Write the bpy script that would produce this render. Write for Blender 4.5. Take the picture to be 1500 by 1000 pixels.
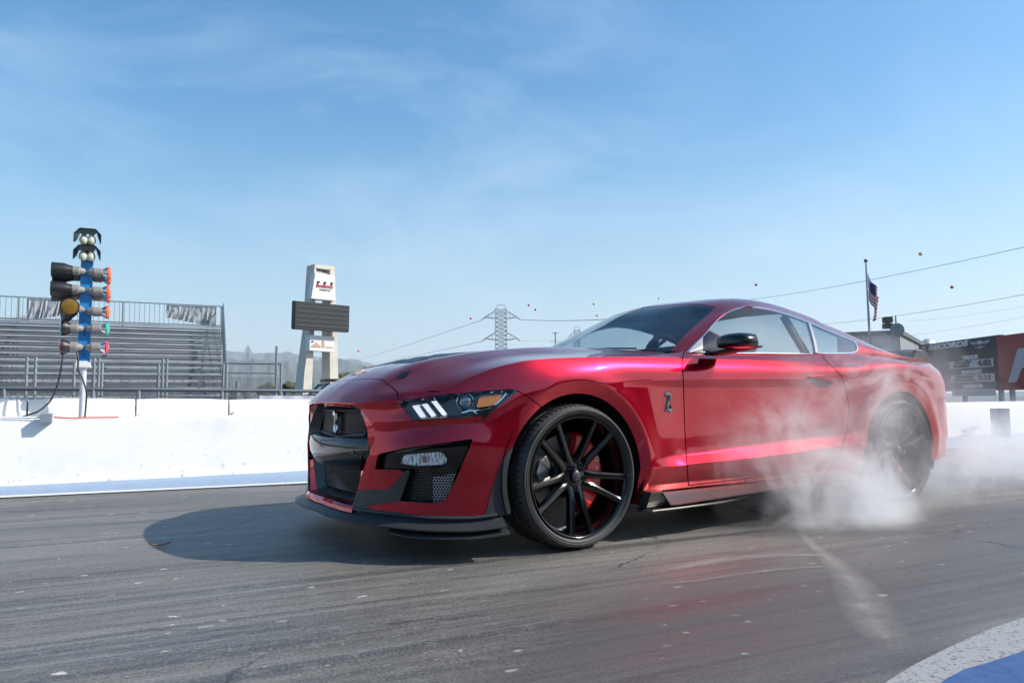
import bpy, bmesh, math, random
import numpy as np
from math import sin, cos, pi, radians, sqrt, atan2, tan
from mathutils import Vector, Matrix
random.seed(7); np.random.seed(7)
for o in list(bpy.data.objects): bpy.data.objects.remove(o)
scene = bpy.context.scene
COL = scene.collection

# ------------------------------------------------------------------ camera
CAM = np.array([-2.16012, -3.79376, 0.70813]); YAW, PITCH, ROLL, FPX = -0.559232, 0.0805406, -0.0108086, 1078.33
def _basis():
    f = np.array([-sin(YAW)*cos(PITCH), cos(YAW)*cos(PITCH), sin(PITCH)])
    r = np.array([cos(YAW), sin(YAW), 0.]); u = np.cross(r, f)
    return r*cos(ROLL)+u*sin(ROLL), u*cos(ROLL)-r*sin(ROLL), f
CR, CU, CF = _basis()
cam = bpy.data.cameras.new('camera'); camo = bpy.data.objects.new('camera', cam); COL.objects.link(camo)
cam.sensor_width = 36; cam.lens = FPX/1500*36; cam.clip_end = 20000; cam.clip_start = 0.05
camo.matrix_world = Matrix(((CR[0], CU[0], -CF[0], CAM[0]), (CR[1], CU[1], -CF[1], CAM[1]), (CR[2], CU[2], -CF[2], CAM[2]), (0, 0, 0, 1)))
scene.camera = camo

# ------------------------------------------------------------------ world and sun
SUN = Vector((1.12, -0.80, 1.05)).normalized()
SUN_EL = math.asin(SUN.z); SUN_AZ = atan2(SUN.x, SUN.y)
world = bpy.data.worlds.new('World'); scene.world = world; world.use_nodes = True
wn = world.node_tree.nodes; wl = world.node_tree.links; wn.clear()
wo = wn.new('ShaderNodeOutputWorld'); wb = wn.new('ShaderNodeBackground'); sk = wn.new('ShaderNodeTexSky')
sk.sky_type = 'NISHITA'; sk.sun_disc = False; sk.sun_elevation = SUN_EL; sk.sun_rotation = SUN_AZ
sk.air_density = 1.25; sk.dust_density = .8; sk.ozone_density = 2.2; sk.altitude = 50
wb.inputs[1].default_value = 0.130
# thin cirrus streaks mixed into the sky colour
def wnode(t, **k):
    n = wn.new(t)
    for a, b in k.items(): setattr(n, a, b)
    return n
tc = wnode('ShaderNodeTexCoord'); mp = wnode('ShaderNodeMapping'); mp.inputs['Scale'].default_value = (1.6, 2.6, 5.0)
mp.inputs['Rotation'].default_value = (0.25, 0.30, 0.9)
nz = wnode('ShaderNodeTexNoise'); nz.inputs['Scale'].default_value = 1.6; nz.inputs['Detail'].default_value = 7; nz.inputs['Roughness'].default_value = 0.62; nz.inputs['Distortion'].default_value = 0.6
mr = wnode('ShaderNodeMapRange'); mr.inputs['From Min'].default_value = 0.45; mr.inputs['From Max'].default_value = 0.85; mr.inputs['To Max'].default_value = 0.22
nz2 = wnode('ShaderNodeTexNoise'); nz2.inputs['Scale'].default_value = 1.1
mr2 = wnode('ShaderNodeMapRange'); mr2.inputs['From Min'].default_value = 0.4; mr2.inputs['From Max'].default_value = 0.62
mm = wnode('ShaderNodeMath', operation='MULTIPLY')
mx = wnode('ShaderNodeMix', data_type='RGBA')
wl.new(tc.outputs['Generated'], mp.inputs[0]); wl.new(mp.outputs[0], nz.inputs[0]); wl.new(nz.outputs[0], mr.inputs[0])
wl.new(tc.outputs['Generated'], nz2.inputs[0]); wl.new(nz2.outputs[0], mr2.inputs[0])
wl.new(mr.outputs[0], mm.inputs[0]); wl.new(mr2.outputs[0], mm.inputs[1])
sz = wnode('ShaderNodeSeparateXYZ'); wl.new(tc.outputs['Generated'], sz.inputs[0]); mh = wnode('ShaderNodeMapRange', interpolation_type='SMOOTHSTEP'); mh.inputs['From Min'].default_value = .38; mh.inputs['From Max'].default_value = -.02; mh.inputs['To Max'].default_value = .62; wl.new(sz.outputs[2], mh.inputs[0])
ma = mm; mx3 = wnode('ShaderNodeMix', data_type='RGBA'); mx3.inputs['B'].default_value = (4.0, 4.6, 5.0, 1); wl.new(mh.outputs[0], mx3.inputs['Factor']); wl.new(mx.outputs['Result'], mx3.inputs['A'])
wl.new(ma.outputs[0], mx.inputs['Factor']); wl.new(sk.outputs[0], mx.inputs['A']); mx.inputs['B'].default_value = (8.4, 8.9, 9.3, 1)
hs = wnode('ShaderNodeHueSaturation'); hs.inputs['Saturation'].default_value = 1.42; hs.inputs['Hue'].default_value = .495; wl.new(mx3.outputs['Result'], hs.inputs['Color']); wl.new(hs.outputs[0], wb.inputs[0]); wl.new(wb.outputs[0], wo.inputs[0])
sl = bpy.data.lights.new('sun', 'SUN'); sl.energy = 4.6; sl.angle = radians(0.53); sl.color = (1, 0.93, 0.84)
so = bpy.data.objects.new('sun', sl); COL.objects.link(so); so.rotation_euler = SUN.to_track_quat('Z', 'Y').to_euler()
scene.view_settings.view_transform = 'Standard'; scene.view_settings.look = 'None'; scene.view_settings.gamma = 1
scene.view_settings.exposure = 0.40
scene.cycles.use_denoising = True
scene.cycles.max_bounces = 10; scene.cycles.transparent_max_bounces = 16; scene.cycles.volume_bounces = 4
scene.cycles.sample_clamp_indirect = 8
try: scene.cycles.denoiser = 'OPENIMAGEDENOISE'
except Exception: pass

# ------------------------------------------------------------------ pixel helpers (survey of the place from the photograph)
def ray(px, py): return CF + CR*(px-750)/FPX - CU*(py-500)/FPX
def at(px, py, x=None, y=None, z=None, depth=None):
    d = ray(px, py)
    if depth is not None: t = depth
    elif x is not None: t = (x-CAM[0])/d[0]
    elif y is not None: t = (y-CAM[1])/d[1]
    else: t = (z-CAM[2])/d[2]
    return CAM + d*t
def topix(V):
    d = V-CAM; z = d@CF
    z = np.where(np.abs(z) < 1e-6, 1e-6, z)
    return np.stack([750+FPX*(d@CR)/z, 500-FPX*(d@CU)/z], -1)

# ------------------------------------------------------------------ materials
def mat(name, color=(.5, .5, .5), rough=.5, metal=0., coat=0., coat_rough=.03, spec=.5, alpha=1., emis=None, bump=None, var=None, **kw):
    m = bpy.data.materials.new(name); m.use_nodes = True; nt = m.node_tree; b = nt.nodes['Principled BSDF']
    b.inputs['Base Color'].default_value = (*color, 1); b.inputs['Roughness'].default_value = rough; b.inputs['Metallic'].default_value = metal
    b.inputs['Coat Weight'].default_value = coat; b.inputs['Coat Roughness'].default_value = coat_rough; b.inputs['Specular IOR Level'].default_value = spec
    if 'trans' in kw: b.inputs['Transmission Weight'].default_value = kw['trans']
    if 'ior' in kw: b.inputs['IOR'].default_value = kw['ior']
    tc = nt.nodes.new('ShaderNodeTexCoord')
    if var:   # (scale, other colour, lo, hi, stretch)
        n = nt.nodes.new('ShaderNodeTexNoise'); n.inputs['Scale'].default_value = var[0]; n.inputs['Detail'].default_value = 8; n.inputs['Roughness'].default_value = .65
        mp = nt.nodes.new('ShaderNodeMapping')
        if len(var) > 4: mp.inputs['Scale'].default_value = var[4]
        r = nt.nodes.new('ShaderNodeMapRange'); r.inputs['From Min'].default_value = var[2]; r.inputs['From Max'].default_value = var[3]
        x = nt.nodes.new('ShaderNodeMix'); x.data_type = 'RGBA'; x.inputs['A'].default_value = (*color, 1); x.inputs['B'].default_value = (*var[1], 1)
        nt.links.new(tc.outputs['Object'], mp.inputs[0]); nt.links.new(mp.outputs[0], n.inputs[0]); nt.links.new(n.outputs[0], r.inputs[0]); nt.links.new(r.outputs[0], x.inputs['Factor']); nt.links.new(x.outputs['Result'], b.inputs['Base Color'])
    if bump:  # (scale, strength, distance)
        n = nt.nodes.new('ShaderNodeTexNoise'); n.inputs['Scale'].default_value = bump[0]; n.inputs['Detail'].default_value = 5
        bp = nt.nodes.new('ShaderNodeBump'); bp.inputs['Strength'].default_value = bump[1]; bp.inputs['Distance'].default_value = bump[2]
        nt.links.new(tc.outputs['Object'], n.inputs[0]); nt.links.new(n.outputs[0], bp.inputs['Height']); nt.links.new(bp.outputs[0], b.inputs['Normal'])
    return m

def glass(name, tint, gloss=1.0):
    m = bpy.data.materials.new(name); m.use_nodes = True; nt = m.node_tree; nt.nodes.clear()
    o = nt.nodes.new('ShaderNodeOutputMaterial'); t = nt.nodes.new('ShaderNodeBsdfTransparent'); g = nt.nodes.new('ShaderNodeBsdfGlossy')
    t.inputs[0].default_value = (*tint, 1); g.inputs['Roughness'].default_value = .01
    f = nt.nodes.new('ShaderNodeLayerWeight'); f.inputs[0].default_value = .5; x = nt.nodes.new('ShaderNodeMixShader')
    pw = nt.nodes.new('ShaderNodeMath'); pw.operation = 'POWER'; pw.inputs[1].default_value = 4.2
    k = nt.nodes.new('ShaderNodeMath'); k.operation = 'MULTIPLY_ADD'; k.inputs[1].default_value = .92*gloss; k.inputs[2].default_value = .055*gloss; k.use_clamp = True
    nt.links.new(f.outputs['Facing'], pw.inputs[0]); nt.links.new(pw.outputs[0], k.inputs[0]); nt.links.new(k.outputs[0], x.inputs[0]); nt.links.new(t.outputs[0], x.inputs[1]); nt.links.new(g.outputs[0], x.inputs[2]); nt.links.new(x.outputs[0], o.inputs[0])
    return m

M = {}
M['paint'] = mat('red_paint', (.41, .0050, .022), .28, .86, 1.0, .015, spec=.1)
M['paint'].node_tree.nodes['Principled BSDF'].inputs['Specular Tint'].default_value = (1, .10, .12, 1)
M['gloss_black'] = mat('gloss_black', (.003, .003, .004), .07, 0, 0, .02)
M['satin_black'] = mat('satin_black', (.03, .031, .034), .42, 0, .15, .3)
M['trim_grey'] = mat('trim_grey', (.028, .030, .033), .5, 0, .1, .3, bump=(900, .1, .001))
M['bronze'] = mat('skirt_satin', (.085, .078, .073), .30, .6, .3, .15)
M['void'] = mat('dark_void', (.004, .004, .004), .9)
M['chrome'] = mat('chrome', (.82, .82, .83), .08, 1.0)
M['dark_chrome'] = mat('dark_chrome', (.25, .26, .27), .18, 1.0, bump=(220, .25, .002))
M['rubber'] = mat('tyre_rubber', (.028, .028, .028), .62, var=(9, (.06, .058, .055), .45, .8))
M['disc'] = mat('brake_disc', (.10, .10, .10), .35, .9)
M['caliper'] = mat('caliper_red', (.85, .012, .018), .3, 0, .6)
M['white'] = mat('white_paint', (.8, .8, .8), .4)
M['drl'] = mat('running_light_white', (.75, .76, .78), .3, 0, .5)
_b = M['drl'].node_tree.nodes['Principled BSDF']; _b.inputs['Emission Color'].default_value = (.9, .92, 1, 1); _b.inputs['Emission Strength'].default_value = .55
M['amber'] = mat('amber_lens', (.60, .19, .012), .18, 0, 1.0, bump=(150, .4, .004))
M['lens'] = glass('lamp_lens', (.95, .96, .97), .5)
M['wheel_black'] = mat('wheel_gloss_black', (.003, .003, .004), .13, 0, 0)
M['glass'] = glass('window_glass', (.66, .73, .74), 1.5)
M['windshield'] = glass('windshield_glass', (.80, .87, .88), 1.0)
M['interior'] = mat('cabin_black', (.012, .012, .013), .7)
M['seat'] = mat('seat_leather', (.03, .031, .033), .45)
M['taillight'] = mat('tail_lens', (.25, .005, .008), .1, 0, 1)

# ------------------------------------------------------------------ object helpers
def mesh_obj(name, V, F, m, parent=None, smooth=False, sharp=None, mats=None, fm=None):
    me = bpy.data.meshes.new(name); me.from_pydata([tuple(map(float, v)) for v in V], [], F)
    if mats:
        for q in mats: me.materials.append(q)
        if fm is not None: me.polygons.foreach_set('material_index', list(fm))
    else: me.materials.append(m)
    if smooth: me.polygons.foreach_set('use_smooth', [True]*len(me.polygons))
    if smooth and sharp: me.set_sharp_from_angle(angle=radians(sharp))
    me.update(); o = bpy.data.objects.new(name, me); COL.objects.link(o)
    if parent: o.parent = parent
    return o
def tag(o, label=None, cat=None, group=None, kind=None):
    if label: o['label'] = label
    if cat: o['category'] = cat
    if group: o['group'] = group
    if kind: o['kind'] = kind
    return o
def empty(name, loc=(0, 0, 0), rz=0):
    o = bpy.data.objects.new(name, None); COL.objects.link(o); o.location = loc; o.rotation_euler = (0, 0, rz); o.empty_display_size = .1
    return o
def copy_tree(o, parent=None):
    c = o.copy(); COL.objects.link(c)
    if parent is not None: c.parent = parent
    for ch in o.children: copy_tree(ch, c)
    return c

class MB:
    """collects simple shapes into one mesh"""
    def __init__(s): s.V = []; s.F = []; s.fm = []
    def add(s, V, F, mi=0):
        n = len(s.V); s.V += [tuple(map(float, v)) for v in V]; s.F += [tuple(i+n for i in f) for f in F]; s.fm += [mi]*len(F); return s
    def box(s, a, b, mi=0, R=None, c=None):
        x0, y0, z0 = a; x1, y1, z1 = b
        V = [(x0, y0, z0), (x1, y0, z0), (x1, y1, z0), (x0, y1, z0), (x0, y0, z1), (x1, y0, z1), (x1, y1, z1), (x0, y1, z1)]
        if R is not None: V = [tuple(R@Vector(v)) for v in V]
        if c is not None: V = [tuple(np.array(v)+np.array(c)) for v in V]
        return s.add(V, [(0, 3, 2, 1), (4, 5, 6, 7), (0, 1, 5, 4), (1, 2, 6, 5), (2, 3, 7, 6), (3, 0, 4, 7)], mi)
    def bar(s, a, b, w, h=None, mi=0, up=(0, 0, 1)):
        a = np.array(a, float); b = np.array(b, float); h = h or w; d = b-a; L = np.linalg.norm(d)
        if L < 1e-9: return s
        d = d/L; u = np.array(up, float)
        if abs(d@u) > .99: u = np.array((1., 0, 0))
        r = np.cross(d, u); r /= np.linalg.norm(r); u = np.cross(r, d)
        V = [p+sx*r*w/2+sy*u*h/2 for p in (a, b) for sx, sy in ((-1, -1), (1, -1), (1, 1), (-1, 1))]
        return s.add(V, [(3, 2, 1, 0), (4, 5, 6, 7), (0, 1, 5, 4), (1, 2, 6, 5), (2, 3, 7, 6), (3, 0, 4, 7)], mi)
    def tube(s, pts, r, n=8, mi=0, caps=True, closed=False):
        pts = [np.array(p, float) for p in pts]; k = len(pts); rr = r if hasattr(r, '__len__') else [r]*k; V = []; prev = None
        for i, p in enumerate(pts):
            if closed: d = pts[(i+1) % k]-pts[i-1]
            else: d = pts[min(i+1, k-1)]-pts[max(i-1, 0)]
            d = d/(np.linalg.norm(d)+1e-12)
            if prev is None:
                u = np.array((0, 0, 1.)) if abs(d[2]) < .9 else np.array((1., 0, 0))
            else: u = prev
            a = np.cross(d, u); a /= np.linalg.norm(a)+1e-12; u = np.cross(a, d); prev = u
            for j in range(n):
                t = 2*pi*j/n; V.append(p+rr[i]*(cos(t)*a+sin(t)*u))
        F = []
        for i in range(k if closed else k-1):
            for j in range(n):
                a0 = i*n+j; a1 = i*n+(j+1) % n; b0 = ((i+1) % k)*n+j; b1 = ((i+1) % k)*n+(j+1) % n
                F.append((a0, a1, b1, b0))
        if caps and not closed: F += [tuple(range(n))[::-1], tuple(range((k-1)*n, k*n))]
        return s.add(V, F, mi)
    def lathe(s, prof, n=32, mi=0, axis='z', c=(0, 0, 0), a0=0, a1=2*pi, closed_prof=False):
        """prof: (r, h). axis z or y"""
        full = abs(a1-a0-2*pi) < 1e-6; m = n if full else n+1; V = []; k = len(prof)
        for i in range(m):
            t = a0+(a1-a0)*i/n
            for r, h in prof:
                if axis == 'z': V.append((c[0]+r*cos(t), c[1]+r*sin(t), c[2]+h))
                elif axis == 'y': V.append((c[0]+r*cos(t), c[1]+h, c[2]+r*sin(t)))
                else: V.append((c[0]+h, c[1]+r*cos(t), c[2]+r*sin(t)))
        F = []
        for i in range(n):
            i2 = (i+1) % m
            for j in range(k if closed_prof else k-1):
                j2 = (j+1) % k
                q = (i*k+j, i2*k+j, i2*k+j2, i*k+j2); F.append(q if axis != 'y' else q[::-1])
        return s.add(V, F, mi)
    def prism(s, poly, vec, mi=0):
        n = len(poly); P = [np.array(p, float) for p in poly]; V = P+[p+np.array(vec) for p in P]
        F = [tuple(range(n))[::-1], tuple(range(n, 2*n))]+[(i, (i+1) % n, n+(i+1) % n, n+i) for i in range(n)]
        return s.add(V, F, mi)
    def grid(s, G, mi=0, flip=False):
        G = np.asarray(G, float); n, m = G.shape[:2]; F = []
        for i in range(n-1):
            for j in range(m-1):
                q = (i*m+j, (i+1)*m+j, (i+1)*m+j+1, i*m+j+1); F.append(q[::-1] if flip else q)
        return s.add(G.reshape(-1, 3), F, mi)
    def build(s, name, m, parent=None, smooth=False, sharp=35, mats=None, bevel=0):
        o = mesh_obj(name, s.V, s.F, m, parent, smooth, sharp, mats, s.fm if mats else None)
        bm = bmesh.new(); bm.from_mesh(o.data); bmesh.ops.recalc_face_normals(bm, faces=bm.faces)
        if bevel: 
            bmesh.ops.bevel(bm, geom=[e for e in bm.edges if len(e.link_faces) == 2 and e.calc_face_angle(0) > .5], offset=bevel, segments=2, affect='EDGES', profile=.7)
        bm.to_mesh(o.data); bm.free(); return o

# ------------------------------------------------------------------ curve and surface helpers
def pchip(xk, yk, x):
    xk = np.asarray(xk, float); yk = np.asarray(yk, float); h = np.diff(xk); dl = np.diff(yk)/h; n = len(xk); d = np.zeros(n)
    if n == 2: d[:] = dl[0]
    else:
        for i in range(1, n-1):
            if dl[i-1]*dl[i] > 0:
                w1 = 2*h[i]+h[i-1]; w2 = h[i]+2*h[i-1]; d[i] = (w1+w2)/(w1/dl[i-1]+w2/dl[i])
        d[0] = dl[0]; d[-1] = dl[-1]
    x = np.clip(x, xk[0], xk[-1]); i = np.clip(np.searchsorted(xk, x)-1, 0, n-2); t = (x-xk[i])/h[i]; hh = h[i]
    return (2*t**3-3*t**2+1)*yk[i]+(t**3-2*t**2+t)*hh*d[i]+(-2*t**3+3*t**2)*yk[i+1]+(t**3-t**2)*hh*d[i+1]
def crom(P, n, closed=False):
    """Catmull-Rom through rows of P, n samples in all, uniform knots"""
    P = np.asarray(P, float); k = len(P)
    u = np.linspace(0, k-1 if not closed else k, n, endpoint=not closed); i = np.minimum(u.astype(int), k-2 if not closed else k-1); t = (u-i)[:, None]
    if closed: a, b, c, d = P[(i-1) % k], P[i % k], P[(i+1) % k], P[(i+2) % k]
    else:
        Q = np.vstack([2*P[0]-P[1], P, 2*P[-1]-P[-2]]); a, b, c, d = Q[i], Q[i+1], Q[i+2], Q[i+3]
    return .5*((2*b)+(-a+c)*t+(2*a-5*b+4*c-d)*t**2+(-a+3*b-3*c+d)*t**3)
def loft(T, nu, nv, creases=(), first=None):
    """T: lines x stations x 3. smooth along stations (u); along lines (v) smooth with creases at given line indexes"""
    T = np.asarray(T, float); L = np.stack([crom(T[k], nu) for k in range(len(T))])   # lines, nu, 3
    if first is not None: L[0] = first
    K = len(L); out = []
    for k in range(K-1):
        d = L[k+1]-L[k]
        t0 = d if (k == 0 or k in creases) else (L[k+1]-L[k-1])/2
        t1 = d if (k == K-2 or (k+1) in creases) else (L[k+2]-L[k])/2
        for j in range(nv if k < K-2 else nv+1):
            t = j/nv; out.append((2*t**3-3*t**2+1)*L[k]+(t**3-2*t**2+t)*t0+(-2*t**3+3*t**2)*L[k+1]+(t**3-t**2)*t1)
    return np.stack(out, 1)      # nu, NV, 3
def sdf_poly(P, poly):
    """signed distance of 2-d points P (...,2) to a closed polygon, negative inside"""
    poly = np.asarray(poly, float); sh = P.shape[:-1]; Q = P.reshape(-1, 2); best = np.full(len(Q), 1e18); ins = np.zeros(len(Q), bool)
    for i in range(len(poly)):
        a = poly[i]; b = poly[(i+1) % len(poly)]; e = b-a; L = e@e
        if L < 1e-12: continue
        t = np.clip(((Q-a)@e)/L, 0, 1); d = ((Q-a-t[:, None]*e)**2).sum(1); best = np.minimum(best, d)
        c = ((a[1] > Q[:, 1]) != (b[1] > Q[:, 1])); 
        if c.any():
            xx = (b[0]-a[0])*(Q[:, 1]-a[1])/(b[1]-a[1]+1e-30)+a[0]; ins ^= c & (Q[:, 0] < xx)
    s = np.sqrt(best); return np.where(ins, -s, s).reshape(sh)
def clip_surface(V, f):
    """V (n,m,3), f (n,m): keep f<=0.  returns verts, faces"""
    n, m = f.shape; ins = f <= 0; idx = -np.ones((n, m), int); Vo = []; F = []
    q = ins[:-1, :-1].astype(int)+ins[1:, :-1]+ins[1:, 1:]+ins[:-1, 1:]
    idx[ins] = np.arange(ins.sum()); Vo = [tuple(v) for v in V[ins]]; cut = {}
    def cp(a, b):
        k = (a, b) if a < b else (b, a)
        if k not in cut:
            a_, b_ = k; t = f[a_]/(f[a_]-f[b_]); Vo.append(tuple(V[a_]*(1-t)+V[b_]*t)); cut[k] = len(Vo)-1
        return cut[k]
    for i, j in np.argwhere(q > 0):
        i = int(i); j = int(j); c = [(i, j), (i+1, j), (i+1, j+1), (i, j+1)]
        if q[i, j] == 4: F.append(tuple(int(idx[k]) for k in c)); continue
        poly = []
        for a in range(4):
            p, r = c[a], c[(a+1) % 4]
            if ins[p]: poly.append(int(idx[p]))
            if ins[p] != ins[r]: poly.append(cp(p, r))
        if len(poly) >= 3: F.append(tuple(poly))
    return np.array(Vo), F
def boundary(F):
    E = {}
    for f in F:
        for a in range(len(f)):
            e = (f[a], f[(a+1) % len(f)])
            if (e[1], e[0]) in E: del E[(e[1], e[0])]
            else: E[e] = 1
    return list(E)
def panel(name, V, f, m, parent, lip=.012, lipvec=None, sharp=28, mirror='join', extra=None, lipmat=None):
    """clip the half surface and give it a folded-back edge; mirror: join (both halves in one mesh), copy (second object), None"""
    Vo, F = clip_surface(V, f)
    if len(F) == 0: return None
    fn = np.zeros_like(Vo)
    for fc in F:
        p = Vo[list(fc[:3])]; nn = np.cross(p[1]-p[0], p[2]-p[0]); 
        for i in fc: fn[i] += nn
    fn /= np.linalg.norm(fn, axis=1)[:, None]+1e-12
    cen = np.array([1.3, 0., .5]); 
    if ((Vo-cen)*fn).sum() < 0: fn = -fn; F = [g[::-1] for g in F]
    E = [e for e in boundary(F) if not (abs(Vo[e[0]][1]) < 1e-5 and abs(Vo[e[1]][1]) < 1e-5)]
    Vl = list(Vo); fm = [0]*len(F); mp = {}
    def dup(i, off):
        k = (i, off)
        if k not in mp:
            if off: 
                v = -fn[i]*lip if lipvec is None else lipvec(Vo[i], fn[i], lip)
                Vl.append(Vo[i]+v)
            else: Vl.append(Vo[i])
            mp[k] = len(Vl)-1
        return mp[k]
    if lip:
        for a, b in E:
            F.append((dup(b, 0), dup(a, 0), dup(a, 1), dup(b, 1))); fm.append(1 if lipmat else 0)
    Vl = np.array(Vl)
    mats = [m, lipmat] if lipmat else None
    if mirror == 'join':
        n = len(Vl); W = np.vstack([Vl, Vl*[1, -1, 1]]); F2 = F+[tuple(i+n for i in g[::-1]) for g in F]
        o = mesh_obj(name, W, F2, m, parent, True, None, mats, fm+fm)
        bm = bmesh.new(); bm.from_mesh(o.data)
        bmesh.ops.remove_doubles(bm, verts=[v for v in bm.verts if abs(v.co.y) < 2e-4], dist=1e-5); bm.to_mesh(o.data); bm.free()
        if sharp: o.data.set_sharp_from_angle(angle=radians(sharp))
        return o
    o = mesh_obj(name, Vl, F, m, parent, True, sharp, mats, fm)
    if mirror == 'copy':
        o2 = mesh_obj(name, Vl*[1, -1, 1], [g[::-1] for g in F], m, parent, True, sharp, mats, fm); return o, o2
    return o
def mirrored(o, parent=None):
    me = o.data.copy(); n = len(me.vertices); co = np.zeros(n*3); me.vertices.foreach_get('co', co); co = co.reshape(-1, 3)*[1, -1, 1]
    me.vertices.foreach_set('co', co.ravel()); me.flip_normals(); c = bpy.data.objects.new(o.name.split('.')[0], me); COL.objects.link(c)
    c.parent = parent or o.parent; return c
def text(name, s, size, m, parent, Mx, extrude=.001, align='CENTER', shear=0, spacing=1, bold=0):
    c = bpy.data.curves.new(name, 'FONT'); c.body = s; c.size = size; c.extrude = extrude; c.align_x = align; c.align_y = 'CENTER'; c.shear = shear; c.space_character = spacing; c.offset = bold
    c.resolution_u = 3
    c.materials.append(m); o = bpy.data.objects.new(name, c); COL.objects.link(o); o.parent = parent
    bpy.context.view_layer.update(); dg = bpy.context.evaluated_depsgraph_get(); me = bpy.data.meshes.new_from_object(o.evaluated_get(dg)); 
    bpy.data.objects.remove(o); o = bpy.data.objects.new(name, me); COL.objects.link(o); o.parent = parent
    o.matrix_local = Mx; return o
def frame(o, xdir, updir):
    x = Vector(xdir).normalized(); z = x.cross(Vector(updir)).normalized(); y = z.cross(x)
    return Matrix(((x.x, y.x, z.x, o[0]), (x.y, y.y, z.y, o[1]), (x.z, y.z, z.z, o[2]), (0, 0, 0, 1)))
# ================================================================== the car
car = empty('sports_coupe', (0, 0, 0)); tag(car, 'red two-door muscle coupe doing a burnout on the drag strip, smoke round its rear wheel', 'car')
# ---- base plan curve of the body
PLAN = [(-.945, 0), (-.94, -.2), (-.918, -.36), (-.875, -.52), (-.80, -.67), (-.70, -.775), (-.58, -.85), (-.46, -.897), (-.34, -.928), (-.15, -.945), (.1, -.95), (.4, -.945), (.7, -.94), (1.3, -.945), (2.0, -.95), (2.45, -.963), (2.75, -.967), (3.0, -.957), (3.2, -.93), (3.38, -.885), (3.56, -.81), (3.70, -.68), (3.78, -.5), (3.82, -.25), (3.83, 0)]
_pl = np.array(PLAN); _d = np.r_[0, np.cumsum(np.linalg.norm(np.diff(_pl, axis=0), axis=1))]
SF = np.linspace(0, _d[-1], 2400); PX = np.interp(SF, _d, _d)  # placeholder
def _cub(xk, yk, x):   # natural-ish C1 cubic with centred slopes
    h = np.diff(xk); dl = np.diff(yk)/h; m = np.r_[dl[0], (dl[:-1]*h[1:]+dl[1:]*h[:-1])/(h[1:]+h[:-1]), dl[-1]]
    i = np.clip(np.searchsorted(xk, x)-1, 0, len(h)-1); t = (x-xk[i])/h[i]; H = h[i]
    return (2*t**3-3*t**2+1)*yk[i]+(t**3-2*t**2+t)*H*m[i]+(-2*t**3+3*t**2)*yk[i+1]+(t**3-t**2)*H*m[i+1]
_cx = _cub(_d, _pl[:, 0], SF); _cy = _cub(_d, _pl[:, 1], SF)
_k = np.ones(61)/61.
def _sm(a): return np.r_[a[:30], np.convolve(a, _k, 'valid'), a[-30:]]
_cx2 = _sm(_cx); _cy2 = _sm(_cy)
_tx = np.gradient(_cx2); _ty = np.gradient(_cy2); _l = np.hypot(_tx, _ty); NX = _ty/_l; NY = -_tx/_l
NX[0] = -1; NY[0] = 0; NX[-1] = 1; NY[-1] = 0
def plan(s): return np.interp(s, SF, _cx2), np.interp(s, SF, _cy2), np.interp(s, SF, NX), np.interp(s, SF, NY)
def sX(x):   # station from x on the side
    m = SF > 1.0; return float(np.interp(x, _cx2[m], SF[m]))
def sY(y):   # station from y on the front
    m = _cx2 < -.3; return float(np.interp(-y, -_cy2[m], SF[m]))
def onoff(px, py, d=0.):
    """pixel -> (station, z) on the plan curve pushed out by d"""
    o = CAM[:2]; dr = ray(px, py); X = _cx2+NX*d-o[0]; Y = _cy2+NY*d-o[1]
    c = X*dr[1]-Y*dr[0]; k = np.where((np.sign(c[:-1]) != np.sign(c[1:])))[0]
    if not len(k): raise ValueError((px, py, d))
    best = min(k, key=lambda i: X[i]*dr[0]+Y[i]*dr[1]); i = best; t = c[i]/(c[i]-c[i+1]); s = SF[i]+(SF[i+1]-SF[i])*t
    xx = X[i]+(X[i+1]-X[i])*t; yy = Y[i]+(Y[i+1]-Y[i])*t; tt = (xx*dr[0]+yy*dr[1])/(dr[0]**2+dr[1]**2); return s, CAM[2]+dr[2]*tt
def P(px, py, d=0.): s, z = onoff(px, py, d); return (s, z, d)
def FY(y, z, d=0.): return (sY(y), z, d)
def SX(x, z, d=0.): return (sX(x), z, d)
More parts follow.
